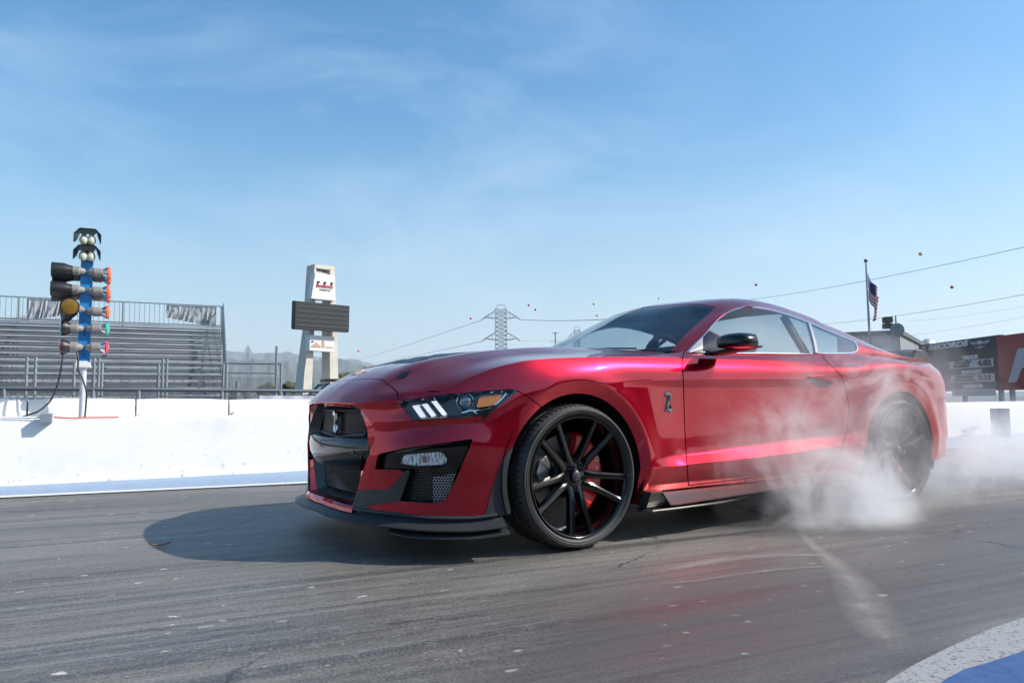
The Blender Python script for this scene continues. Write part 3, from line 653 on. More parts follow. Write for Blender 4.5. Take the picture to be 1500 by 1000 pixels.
# refined local patch of the body for the fine meshes
i0 = int(np.argmax(S > sY(-.6)))-14; i1 = int(np.argmax(S > sX(-.45)))
def refine(A, fu, fv):
    n, m = A.shape[:2]; u = np.linspace(0, n-1, (n-1)*fu+1); v = np.linspace(0, m-1, (m-1)*fv+1)
    iu = np.minimum(u.astype(int), n-2); iv = np.minimum(v.astype(int), m-2); a = (u-iu)[:, None, None]; b = (v-iv)[None, :, None]
    A = A.reshape(n, m, -1); r = A[iu][:, iv]*(1-a)*(1-b)+A[iu+1][:, iv]*a*(1-b)+A[iu][:, iv+1]*(1-a)*b+A[iu+1][:, iv+1]*a*b
    return r
vm = int(np.argmax(np.array([B[i0+20, j, 2] for j in range(NV)]) > .50))+2
B = refine(B_old[i0:i1, 0:vm], 6, 6); Nrm = refine(N_old[i0:i1, 0:vm], 6, 6); SS = refine(S_old[i0:i1, 0:vm, None], 6, 6)[..., 0]
M['mesh_grey'] = mat('mesh_silver', (.30, .31, .33), .35, .6)
M['mesh_black'] = mat('mesh_black', (.02, .02, .022), .35, 0, .4)
honey('mesh_insert', [(634, 698), (668.7, 693), (660, 716), (652, 731), (644, 735.5), (634, 735.5)], .045, 4.4, M['mesh_grey'], duct, bar=.75)
honey('mesh_insert', [(600, 686), (672, 680), (668, 693), (634, 698), (634, 735), (583, 735)], .050, 4.4, M['mesh_black'], duct, bar=.7)
B, Nrm, SS = B_old, N_old, S_old

# ---- grille tunnel, meshes, cross bar
gn = []
_i = int(np.argmin(np.where(GR[:, 0] > 480, GR[:, 1], 9e9)))
for p in np.roll(GR, -_i, 0):
    if p[0] > 486:
        try: s_, z_ = onoff(p[0], p[1], 0)
        except ValueError: continue
        x_, y_, _, _ = plan(s_); gn.append((float(x_), float(y_), float(z_)))
gn = [g_ for g_ in gn if g_[1] < -.06]
gn = [(-.945, 0, gn[0][2])]+gn+[(-.945, 0, gn[-1][2]-.008)]
ring = gn+[(x, -y, z) for x, y, z in gn[1:-1]][::-1]
ring = np.array(ring); 
def ringat(x, ky, kz, cz=.46): r = ring.copy(); r[:, 0] = x if np.isscalar(x) else x; r[:, 1] *= ky; r[:, 2] = cz+(r[:, 2]-cz)*kz; return r
gr = empty('front_grille', (0, 0, 0)); gr.parent = car
R0_ = ring.copy(); R0_[:, 0] += .008; R0_[:, 2] = .46+(R0_[:, 2]-.46)*.985; R1_ = ringat(-.885, .88, .94); R2_ = ringat(-.845, .74, .86)
b = MB(); G = np.stack([np.vstack([q, q[:1]]) for q in (R0_, R1_)]); b.grid(G)
b.build('grille_surround', M['paint'], gr, smooth=True, sharp=50)
b = MB(); b.grid(np.stack([np.vstack([q, q[:1]]) for q in (R1_, R2_)])); b.build('grille_throat', M['satin_black'], gr, smooth=True, sharp=50)
b = MB(); b.prism([tuple(v) for v in ringat(-.835, .86, .93)], (.02, 0, 0)); b.build('grille_backing', M['void'], gr)
def wiremesh(name, z0, z1, x, w0, w1, cell):
    b = MB(); nz_ = int((z1-z0)/cell); 
    for i in range(nz_+1):
        z = z0+(z1-z0)*i/nz_; t = i/nz_; w = w0+(w1-w0)*t
        pts = [(x+.05*(yy/.5)**2, yy, z) for yy in np.linspace(-w, w, 13)]
        b.tube(pts, .0022, 4, caps=False)
    for i in range(int(2*max(w0, w1)/(cell*1.25))+1):
        y = -max(w0, w1)+i*cell*1.25; zz = [z0+(z1-z0)*k/8 for k in range(9) if abs(y) <= w0+(w1-w0)*k/8+.004]
        if len(zz) > 1: b.bar((x+.05*(y/.5)**2+.002, y, zz[0]), (x+.05*(y/.5)**2+.002, y, zz[-1]), .0022, .0022)
    o = b.build(name, M['mesh_black'], gr); return o
wiremesh('upper_mesh', .550, .668, -.868, .345, .285, .0095)
wiremesh('lower_mesh', .265, .42, -.866, .31, .36, .0095)
# frame bands round the meshes
b = MB(); b.tube([(-.873+.05*(y/.5)**2, y, .668-.06*max(0, abs(y)-.3)) for y in np.linspace(-.30, .30, 15)], .006, 6)
b.tube([(-.873+.05*(y/.5)**2, y, .552-.02*(1-abs(y)/.36)) for y in np.linspace(-.345, .345, 15)], .007, 6); b.build('mesh_frame', M['satin_black'], gr, smooth=True)
# cross bar
G = []
for y in np.linspace(-.470, .470, 41):
    a = abs(y)/.470; xf = -.945+.068*a**2.2; zt = .530+.012*a; zb = .372+.040*a**1.5
    G.append([(xf+.10, y, zt+.008), (xf+.035, y, zt+.004), (xf+.010, y, zt-.004), (xf, y, zt-.020), (xf-.006, y, (zt+zb)/2+.02), (xf-.004, y, (zt+zb)/2-.02), (xf+.006, y, zb+.018), (xf+.022, y, zb+.003), (xf+.06, y, zb), (xf+.10, y, zb+.012)])
b = MB(); b.grid(np.array(G)); cb = b.build('cross_bar', M['gloss_black'], gr, smooth=True, sharp=60)
# the model lettering on the bar, near end
text('bar_lettering', 'GT500', .036, M['gloss_black'], cb, frame((-.922, -.30, .47), (.13, -1, 0), (0, 0, 1)), .0012, spacing=1.25)
# snake emblem shape: raised head, S body, coiled tail
def snake(mb, R, org, h, thick):
    pts = [(-.34, .36, .10), (-.30, .44, .14), (-.12, .50, .17), (.10, .46, .19), (.20, .32, .17), (.14, .14, .13), (.0, -.04, .11), (-.08, -.22, .11), (-.06, -.36, .12), (.08, -.45, .13), (.28, -.46, .11), (.42, -.40, .09), (.44, -.26, .06), (.40, -.14, .03)]
    P_ = crom(np.array(pts), 40); V = [np.array(org)+h*(np.array(R[0])*a*.75+np.array(R[1])*b_) for a, b_, _ in P_]
    mb.tube(V, [h*r_*.92 for r_ in P_[:, 2]], 8)
    P2 = crom(np.array([(-.30, -.44, .06), (-.1, -.47, .10), (.15, -.50, .10), (.36, -.46, .07)]), 12); mb.tube([np.array(org)+h*(np.array(R[0])*a*.75+np.array(R[1])*b_) for a, b_, _ in P2], [h*r_*.95 for r_ in P2[:, 2]], 6)
b = MB(); snake(b, ((0, -.75, 0), (0, 0, 1)), (-.885, 0.0, .607), .100, .01); b.build('snake_emblem', M['chrome'], gr, smooth=True)
b = MB(); snake(b, ((1, 0, 0), (0, 0, 1)), (.600, -.921, .690), .088, .01); e1 = b.build('snake_emblem', M['dark_chrome'], car, smooth=True); mirrored(e1)

# ---- lower lip: red strip, splitter, lower blade
def sweep(name, prof_fn, s0, s1, n, m, parent, smooth=True, sharp=30, both='join'):
    """prof_fn(s) -> list of (d, z) round the section"""
    G = []
    for s in np.linspace(s0, s1, n):
        x, y, nx, ny = plan(s); nl = np.hypot(nx, ny); G.append([(x+nx/nl*d, y+ny/nl*d, z) for d, z in prof_fn(s)])
    G = np.array(G); 
    if s0 == 0: G[0, :, 1] = 0
    G2 = np.concatenate([(G*[1, -1, 1])[::-1], G[1:] if s0 == 0 else G]) if both == 'join' and s0 == 0 else G
    b = MB(); G2 = np.concatenate([G2, G2[:, :1]], 1); b.grid(G2)
    n2, m2 = G2.shape[:2]; b.F += [tuple(range(m2-1)), tuple((n2-1)*m2+k for k in range(m2-1))[::-1]]; b.fm += [0, 0]
    o = b.build(name, m, parent, smooth=smooth, sharp=sharp)
    return o
sEnd = sX(-.415)
def zs(s): return float(pchip([0, .35, .62, .87, 1.0, sEnd], [.166, .160, .160, .148, .146, .158], np.array([s]))[0])
def spl(s):
    z = zs(s); w = .055+.012*min(1, s/.5); e = max(0, (s-(sEnd-.15))/.15)
    return [(-.06, z+.030), (.0, z+.030), (.02, z+.016), (w-.01, z+.005), (w, z+.001), (w, z-.004), (w-.008, z-.009), (-.06, z-.010)]
spo = sweep('front_splitter', spl, 0, sEnd, 70, M['trim_grey'], car)
def chin(s):
    z = zs(s); return [(-.05, z+.06), (-.004, z+.055), (.010, z+.050), (.014, z+.044), (.006, z+.038), (-.004, z+.024), (-.05, z+.02)]
sweep('chin_trim', chin, sY(-.375), sX(-.44), 50, M['satin_black'], car); mirrored(bpy.data.objects['chin_trim'])
sweep('lip_panel', lambda s: [(-.03, zs(s)+.06), (.0, zs(s)+.058), (.012, zs(s)+.045), (.014, zs(s)+.028), (-.03, zs(s)+.02)], 0, sY(-.37), 30, M['paint'], car)
def blade(s):
    z = zs(s)-.036; t = min(1, (s-sY(-.62))/.12); return [(-.10, z+.02), (-.05, z+.028), (.02+.03*t, z+.012), (.030+.038*t, z+.004), (.030+.038*t, z-.002), (.0, z-.006), (-.10, z-.004)]
sweep('splitter_blade', blade, sY(-.62), sX(-.40), 40, M['trim_grey'], car); mirrored(bpy.data.objects['splitter_blade'])

# ---- side skirts
def skirt(side):
    sk_ = empty('side_skirt', (0, 0, 0)); sk_.parent = car
    # upper sill: section varies along x, with raised fin at the front
    xs = [.408, .45, .485, .51, .54, .60, .9, 1.3, 1.7, 2.05, 2.25, 2.31]
    zt = [.243, .246, .246, .215, .178, .176, .186, .197, .206, .210, .212, .205]
    G = []
    for x, z in zip(xs, zt):
        yo = .990 if x < 2.2 else .965; zi = max(z, .205)+.012+(.012 if x > .52 else 0)
        G.append([(x, -.90, zi if x > .5 else z), (x, -.935, zi if x > .5 else z), (x, -yo+.006, z+.002), (x, -yo, z-.002), (x, -yo, z-.009), (x, -yo+.008, z-.012), (x, -.955, min(.165, z-.012)), (x, -.90, .16)])
    b = MB(); G = np.array(G); b.grid(np.concatenate([G, G[:, :1]], 1)); m2 = 9; b.F += [tuple(range(8)), tuple((len(xs)-1)*m2+k for k in range(8))[::-1]]; b.fm += [0, 0]
    if side > 0: b.V = [(x, -y, z) for x, y, z in b.V]
    b.build('sill_cover', M['bronze'], sk_, smooth=True, sharp=25)
    b = MB(); G = []
    for x, w in ((.395, .03), (.42, .075), (.6, .085), (.9, .085), (1.05, .06), (1.19, .01)):
        z = .150+.012*(x-.4); G.append([(x, -.90, z+.012), (x, -.91-w, z+.004), (x, -.912-w, z), (x, -.91-w, z-.006), (x, -.90, z-.008)])
    G = np.array(G); b.grid(np.concatenate([G, G[:, :1]], 1)); b.F += [tuple(range(5))]; b.fm += [0]
    if side > 0: b.V = [(x, -y, z) for x, y, z in b.V]
    b.build('skirt_blade', M['bronze'], sk_, smooth=True, sharp=25)
    return sk_
skirt(-1); skirt(1)

# ---- door handle
for k, dr in enumerate(doors):
    sg = 1 if k == 0 else -1
    b = MB(); G = []
    W, Q = B+Nrm*.0, PB
    # grip
    for t in np.linspace(0, 1, 15):
        x = 1.745+.235*t; r = .5+.5*sin(pi*min(1, max(0, t)))**.5; zc = .832-.018*t+.006*sin(pi*t); o_ = .962+.022*sin(pi*t)**.6
        hh = .015*r; G.append([(x, -o_-.006, zc+hh*.6), (x, -o_-.008, zc), (x, -o_-.004, zc-hh*.8), (x, -o_+.012, zc-hh), (x, -o_+.016, zc), (x, -o_+.012, zc+hh)])
    G = np.array(G)*[1, sg, 1]; b.grid(np.concatenate([G, G[:, :1]], 1)); b.F += [tuple(range(6)), tuple(14*7+q for q in range(6))[::-1]]; b.fm += [0, 0]
    b.build('handle', M['paint'], dr, smooth=True)
    pg = poly([(1184, 553), (1189, 561), (1202, 568), (1214, 566), (1222, 557), (1222, 552), (1205, 549), (1190, 549)]); f = fpoly(pg, (B[..., 0] > 1) & (B[..., 0] < 2.4))
    cupw = B+Nrm*.0022
    o = panel('handle_cup', cupw, f, mat('cup_red', (.10, .002, .006), .3, .5, 1) if k == 0 else bpy.data.materials['cup_red'], dr, lip=.004, mirror=None)
    if sg < 0: o2 = mirrored(o, dr); bpy.data.objects.remove(o)

# ---- door mirrors
def mirror_obj(sg):
    mo = empty('door_mirror', (0, 0, 0)); mo.parent = car
    # housing: rounded shell, grid over a sphere squashed and flattened at the bottom
    G = []; c = np.array([.978, -1.080, 1.002])
    for i in range(25):
        th = pi*i/24; row = []
        for j in range(37):
            ph = 2*pi*j/36; d = np.array([cos(ph)*sin(th), sin(ph)*sin(th), cos(th)])
            d = np.sign(d)*np.abs(d)**.68; v = d*np.array([.092, .115, .058 if d[2] > 0 else .026]); 
            if v[0] > .035: v[0] = .035+(v[0]-.035)*.35
            v[0] += -.10*v[2]*0+.22*v[1]*.35; row.append(c+v)
        G.append(row)
    b = MB(); b.grid(np.array(G)); 
    if sg > 0: b.V = [(x, -y, z) for x, y, z in b.V]
    b.build('mirror_shell', mat('mirror_black', (.004, .004, .005), .2), mo, smooth=True, sharp=60)
    b = MB(); b.grid(np.array([[(1.022-.08*(y+1.085)*-1*.0+.077*(y+1.085)+.004, y, z) for z in np.linspace(.985, 1.048, 5)] for y in np.linspace(-1.17, -1.0, 8)]))
    if sg > 0: b.V = [(x, -y, z) for x, y, z in b.V]
    b.build('mirror_glass', M['chrome'], mo)
    # blade arm
    G = []
    for t, x0, x1, z, h in ((0, .895, 1.02, .958, .022), (.3, .905, 1.03, .962, .018), (.6, .925, 1.05, .973, .014), (.85, .945, 1.065, .982, .012), (1, .965, 1.07, .985, .010)):
        y = -.905-.255*t; G.append([(x0, y, z), (x0+.02, y, z+h/2), (x1, y, z+h/2), (x1+.015, y, z), (x1, y, z-h/2), (x0+.02, y, z-h/2)])
    b = MB(); G = np.array(G); b.grid(np.concatenate([G, G[:, :1]], 1)); b.F += [tuple(range(6)), tuple(4*7+q for q in range(6))[::-1]]; b.fm += [0, 0]
    if sg > 0: b.V = [(x, -y, z) for x, y, z in b.V]
    b.build('mirror_arm', mat('arm_black', (.012, .012, .013), .6, spec=.2), mo, smooth=True, sharp=40)
mirror_obj(-1); mirror_obj(1)

# ---- wheel wells and underbody
def well(x, z, r0):
    for sg in (-1, 1):
        b = MB(); G = []
        for t in np.linspace(-.35, pi+.35, 40):
            G.append([(x+r0*cos(t), sg*yy, max(.12, z+r0*sin(t))) for yy in (.925, .8, .6)])
        b.grid(np.array(G)); b.prism([(x+r0*cos(t), sg*.6, max(.12, z+r0*sin(t))) for t in np.linspace(-.35, pi+.35, 30)], (0, sg*-.01, 0))
        b.build('wheel_well', M['void'], car, smooth=True)
well(0, .345, .425); well(2.72, .348, .425)
b = MB(); b.box((-.70, -.60, .165), (-.42, .60, .24)); b.box((-.42, -.58, .16), (.45, .58, .5)); b.box((.44, -.89, .165), (2.30, .89, .30)); b.box((2.2, -.58, .2), (3.2, .58, .5)); b.box((3.12, -.66, .26), (3.55, .66, .5))
b.build('underbody', M['void'], car)
b = MB(); b.box((-.70, -.60, .30), (-.42, .60, .62)); b.box((-.42, -.58, .5), (.55, .58, .80)); b.build('engine_bay', M['void'], car)
# arch lip: thin dark return already from the panel edge

# ---- wheels
def make_wheel(w, r, rimr):
    """wheel about the origin, axle along y, outer face towards -y"""
    root = empty('wheel', (0, 0, 0)); yo = 0.0     # outer face plane y=0, inboard positive
    # tyre
    prof = [(rimr+.002, .030), (rimr+.006, .012), (rimr+.014, .004), (rimr+.028, -.002), (rimr+.040, 0), (r-.022, .012), (r-.012, .020), (r-.005, .030), (r-.001, .045)]
    for gpos in (.075, .125, .175, .225):
        prof += [(r, gpos-.006), (r-.007, gpos-.005), (r-.007, gpos+.005), (r, gpos+.006)]
    prof += [(r-.001, w-.045), (r-.012, w-.02), (r-.03, w-.008), (rimr+.01, w-.01), (rimr+.002, w-.03)]
    b = MB(); b.lathe(prof, 120, axis='y')
    # shoulder tread blocks: grooves as thin dark bars raised lines
    for k in range(72):
        t = 2*pi*k/72; e = .030
        p = [((r-.010)*cos(t), .019, (r-.010)*sin(t)), ((r+.0008)*cos(t+.012), .046, (r+.0008)*sin(t+.012)), ((r+.0008)*cos(t+.05), .068, (r+.0008)*sin(t+.05))]
        b.tube(p, .0022, 4, mi=1)
        t += .04; p = [((r+.0008)*cos(t), .132, (r+.0008)*sin(t)), ((r+.0008)*cos(t+.05), .17, (r+.0008)*sin(t+.05))]; b.tube(p, .002, 4, mi=1)
    ty = b.build('tyre', M['rubber'], root, smooth=True, sharp=30, mats=[M['rubber'], M['void']])
    # sidewall ribs
    b = MB(); 
    for rr_ in (rimr+.020, rimr+.030): b.lathe([(rr_-.0012, -.0005+(.0 if rr_ < rimr+.025 else -.001)), (rr_, -.0035), (rr_+.0012, -.0005)], 96, axis='y')
    b.build('sidewall_rib', M['rubber'], ty, smooth=True)
    # rim barrel
    rim = MB(); q = rimr
    rim.lathe([(q+.004, .014), (q, .004), (q-.006, .006), (q-.010, .016), (q-.016, .03), (q-.022, .07), (q-.028, .12), (q-.02, .20), (q+.0, .25), (q+.004, .27)], 96, axis='y')
    ro = rim.build('rim', M['wheel_black'], root, smooth=True, sharp=50)
    # spokes: five pairs
    for k in range(5):
        base = -pi/2+2*pi*k/5
        for sg in (-1, 1):
            b = MB(); a1 = base+sg*.20; G = []
            for t in np.linspace(0, 1, 12):
                rad = .045+(q-.012-.045)*t
                # start near the hub at +-.30 rad, run parallel then spread
                lat = sg*(.024+.010*t+.026*max(0, t-.25)/.75); 
                wd = (.023-.006*t+.004*max(0, t-.8)/.2); dep = .062-.048*t**.75
                if t > .93: dep = .012
                ex = np.array([cos(base), 0, sin(base)]); ey = np.array([-sin(base), 0, cos(base)])
                c = ex*rad+ey*lat; 
                G.append([c+ey*(-wd)+np.array([0, dep+.028, 0]), c+ey*(-wd*.75)+np.array([0, dep+.004, 0]), c+ey*(-wd*.35)+np.array([0, dep-.001, 0]), c+ey*(wd*.35)+np.array([0, dep-.001, 0]), c+ey*(wd*.75)+np.array([0, dep+.004, 0]), c+ey*wd+np.array([0, dep+.028, 0])])
            G = np.array(G); b.grid(np.concatenate([G, G[:, :1]], 1)); b.F += [tuple(range(6)), tuple(11*7+i for i in range(6))[::-1]]; b.fm += [0, 0]
            b.build('spoke', M['wheel_black'], ro, smooth=True, sharp=25)
    b = MB(); b.lathe([(0, .040), (.024, .040), (.030, .044), (.034, .056), (.060, .060), (.082, .066), (.088, .09), (.088, .13)], 40, axis='y')
    b.build('hub', M['wheel_black'], root, smooth=True, sharp=30)
    b = MB(); b.lathe([(0, .036), (.018, .0365), (.024, .040)], 30, axis='y'); b.build('centre_cap', M['satin_black'], root, smooth=True)
    for k in range(5):
        t = -pi/2+2*pi*k/5+.0; b = MB(); c = (.057*cos(t), .0, .057*sin(t)); b.lathe([(0, .066), (.008, .066), (.010, .060), (.010, .052), (.0125, .052), (.0125, .075)], 6, axis='y', c=c); b.build('lug_nut', M['void'], root)
    return root
def brakes(x, z, sg, y0):
    bk = empty('brake', (x, sg*-0+0, z)); bk.parent = car
    b = MB(); b.lathe([(.095, 0), (.197, 0), (.197, .036), (.095, .036)], 64, axis='y', closed_prof=True)
    for o_ in (b,): o_.V = [(v[0], (v[1]+y0)*sg, v[2]) for v in o_.V]
    b.build('brake_disc', M['disc'], bk, smooth=True, sharp=40)
    b = MB(); b.lathe([(0, -.02), (.10, -.02), (.115, 0)], 40, axis='y'); b.V = [(v[0], (v[1]+y0)*sg, v[2]) for v in b.V]; b.build('disc_hat', M['void'], bk, smooth=True)
    b = MB(); b.lathe([(.105, -.030), (.12, -.040), (.195, -.040), (.212, -.028), (.214, .05), (.105, .05)], 24, axis='y', a0=-1.15, a1=1.3, closed_prof=True)
    n6 = 6; b.F += [tuple(range(n6)), tuple(24*n6+i for i in range(n6))[::-1]]; b.fm += [0, 0]
    b.V = [(v[0], (v[1]+y0)*sg, v[2]) for v in b.V]; cal = b.build('caliper', M['caliper'], bk, smooth=True, sharp=30)
    text('caliper_lettering', 'brembo', .023, M['white'], cal, frame((.172, (y0-.0415)*sg, -.005), (0.05, 0, -1), (1, 0, .05)) if sg > 0 else frame((.172, (y0-.0415)*sg, -.005), (0, 0, 1), (-1, 0, 0)), .0006, bold=.0005)
    b = MB(); b.lathe([(.008, 0), (.0125, 0), (.0125, -.002), (.008, -.002)], 24, axis='y', c=(.172, y0-.041, .068), closed_prof=True); b.V = [(v[0], v[1]*sg, v[2]) for v in b.V]; b.build('caliper_emblem', M['white'], cal)
    return bk
b = MB(); b.prism([(-.175, -.80, .36), (-.155, -.80, .42), (-.115, -.80, .445), (-.095, -.80, .40), (-.10, -.80, .33), (-.15, -.80, .32)], (0, -.03, 0)); b.build('knuckle', mat('cast_aluminium', (.6, .6, .62), .35, 1.0, bump=(60, .3, .01)), car, bevel=.006)
wf = make_wheel(.305, .3455, .286)
wf.location = (0, -.958, .345); wf.parent = car; wf.rotation_euler = (0, radians(-2), 0)
wr = copy_tree(wf, car); wr.location = (2.72, -.962, .348); wr.rotation_euler = (0, radians(24), 0)
w3 = copy_tree(wf, car); w3.location = (0, .958, .345); w3.rotation_euler = (0, .3, pi)
w4 = copy_tree(wf, car); w4.location = (2.72, .962, .348); w4.rotation_euler = (0, .9, pi)
brakes(0, .345, 1, -.815); brakes(2.72, .348, 1, -.815); brakes(0, .345, -1, -.815); brakes(2.72, .348, -1, -.815)
b = MB(); b.tube([(0, -.8, .345), (0, .8, .345)], .05, 12); b.tube([(2.72, -.8, .348), (2.72, .8, .348)], .05, 12); b.build('axle', M['void'], car)

# ---- cabin
cabin = empty('cabin', (0, 0, 0)); cabin.parent = car
b = MB(); b.box((.5, -.80, .30), (3.0, .80, .34)); b.box((.5, -.74, .34), (.72, .74, .95)); b.build('floor_pan', M['interior'], cabin)
G = np.array([[(x, y, z-.03*(y/.7)**2) for x, z in ((.62, .99), (.75, 1.005), (.95, .99), (1.06, .95), (1.08, .80))] for y in np.linspace(-.72, .72, 13)])
b = MB(); b.grid(G); b.prism([(.95, -.60, .985), (1.05, -.60, .985), (1.05, -.22, .985), (.95, -.22, .985)], (0, 0, .035)); b.build('dashboard', M['interior'], cabin, smooth=True)
for sg in (-1, 1):
    b = MB(); b.box((.9, sg*.84-.02, .40), (2.1, sg*.84+.02, .955)); b.build('door_card', M['interior'], cabin)
def seat(y, x):
    s_ = MB(); 
    def pad(a, bb, c): s_.box(a, bb, c=c)
    G = []
    for z, w, d, xx in ((.55, .23, .10, 1.66), (.75, .25, .11, 1.72), (.95, .25, .09, 1.79), (.99, .20, .07, 1.82), (1.01, .10, .05, 1.83), (1.03, .12, .06, 1.835), (1.08, .13, .065, 1.85), (1.11, .11, .05, 1.86)):
        G.append([(xx+x+d/2*cos(t), y+w*np.sign(cos(t-pi/2))*abs(cos(t-pi/2))**.6, z) for t in np.linspace(0, 2*pi, 17)])
    s_.grid(np.array(G)); s_.F.append(tuple(7*17+i for i in range(16))); s_.fm.append(0); s_.box((1.2+x, y-.25, .45), (1.72+x, y+.25, .58))
    s_.build('seat', M['seat'], cabin, smooth=True, sharp=50)
seat(-.37, 0); seat(.37, 0)
b = MB(); b.box((2.25, -.6, .5), (2.75, .6, .82)); b.prism([(2.2, -.62, .6), (2.5, -.62, 1.0), (2.6, -.62, 1.0), (2.6, -.62, .6)], (0, 1.24, 0)); b.build('rear_seat', M['seat'], cabin)
b = MB(); b.tube([(1.12+.05*sin(t)*0+.06*cos(t)*-.4, -.37+.18*sin(t), .93+.17*cos(t)) for t in np.linspace(0, 2*pi, 33)[:-1]], .015, 8, closed=True)
b.bar((1.13, -.54, .93), (1.13, -.20, .93), .03, .04); b.tube([(1.13, -.37, .93), (1.0, -.37, .9)], .03); b.build('steering_wheel', M['interior'], cabin, smooth=True)
b = MB(); b.box((1.30, -.12, 1.235), (1.335, .12, 1.295)); b.tube([(1.31, 0, 1.29), (1.27, 0, 1.335)], .012); b.build('rearview_mirror', M['interior'], cabin)
# roof lining and inner pillars in black just under the panels
Gi = GH.copy(); Gi[..., 2] -= .018; Gi[..., 1] *= .985
panel('roof_lining', Gi, fRoof, M['interior'], cabin, lip=0)
b = MB()
for sg in (-1, 1): b.bar((1.99, sg*.76, .99), (1.99, sg*.60, 1.25), .05, .03)
b.build('pillar_trim', M['interior'], cabin)
# wipers
b = MB(); b.tube([(.66, -.62, .998), (.70, -.35, 1.018), (.72, -.05, 1.028)], .006, 6); b.tube([(.62, -.05, 1.022), (.64, .25, 1.028), (.70, .5, 1.02)], .006, 6); b.build('wiper', M['satin_black'], car, smooth=True)
b = MB(); G = np.array([[(x, y, z) for x, z in ((.42, 1.008), (.60, 1.0), (.74, 1.0))] for y in np.linspace(-.74, .74, 9)]); G[..., 2] -= .04*(np.abs(G[..., 1])/.74)**3*1.0+.012; b.grid(G); b.build('cowl', M['satin_black'], car)

# ---- rear: panel, lamps, bumper, spoiler
b = MB()
G = []
for y in np.linspace(-.70, .70, 21):
    x = 3.825-.35*(abs(y)/.82)**3*.8; G.append([(x-.06, y, .955), (x, y, .93), (x+.0, y, .62), (x+.01, y, .60), (x+.0, y, .30), (x-.1, y, .26)])
b.grid(np.array(G)); b.build('rear_fascia', M['paint'], car, smooth=True)
for sg in (-1, 1):
    for k in range(3):
        b = MB(); y = sg*(.38+.11*k); x = 3.832-.35*(abs(y)/.82)**3*.8; b.box((x-.02, y-.028, .73), (x+.006, y+.028, .90)); b.build('tail_light', M['taillight'], car)
SP = MB(); G = []
for y in np.linspace(-.74, .74, 33):
    a = abs(y)/.74; zt = 1.078-.012*a-.105*max(0, (a-.80)/.20)**2; x0 = 3.30+.02*a; x1 = 3.62-.20*a**3
    G.append([(x0, y, zt-.015), (x0+.03, y, zt-.002), (x1-.02, y, zt+.006), (x1, y, zt+.002), (x1, y, zt-.010), (x0+.04, y, zt-.020)])
G = np.array(G); SP.grid(np.concatenate([G, G[:, :1]], 1)); SP.F += [tuple(range(6)), tuple(32*7+i for i in range(6))[::-1]]; SP.fm += [0, 0]
spr = SP.build('rear_spoiler', M['satin_black'], car, smooth=True, sharp=40)
b = MB(); G = []
for y in np.linspace(-.74, .74, 31):
    a = abs(y)/.74; G.append([(3.20, y, .985), (3.24, y, 1.035-.01*a), (3.34, y, 1.062-.012*a), (3.56-.16*a**3, y, 1.070-.02*a), (3.62-.20*a**3, y, 1.055-.03*a), (3.58-.18*a**3, y, .97)])
G = np.array(G); b.grid(np.concatenate([G, G[:, :1]], 1)); b.build('spoiler_base', M['satin_black'], spr, smooth=True, sharp=40)
for sg in (-1, 1):
    b = MB(); b.prism([(3.26, sg*.72, .985), (3.30, sg*.72, 1.055), (3.36, sg*.72, 1.062), (3.44, sg*.73, 1.03), (3.47, sg*.73, .975), (3.4, sg*.73, .965)], (0, sg*.03, 0)); b.build('spoiler_end', M['satin_black'], spr, bevel=.006)
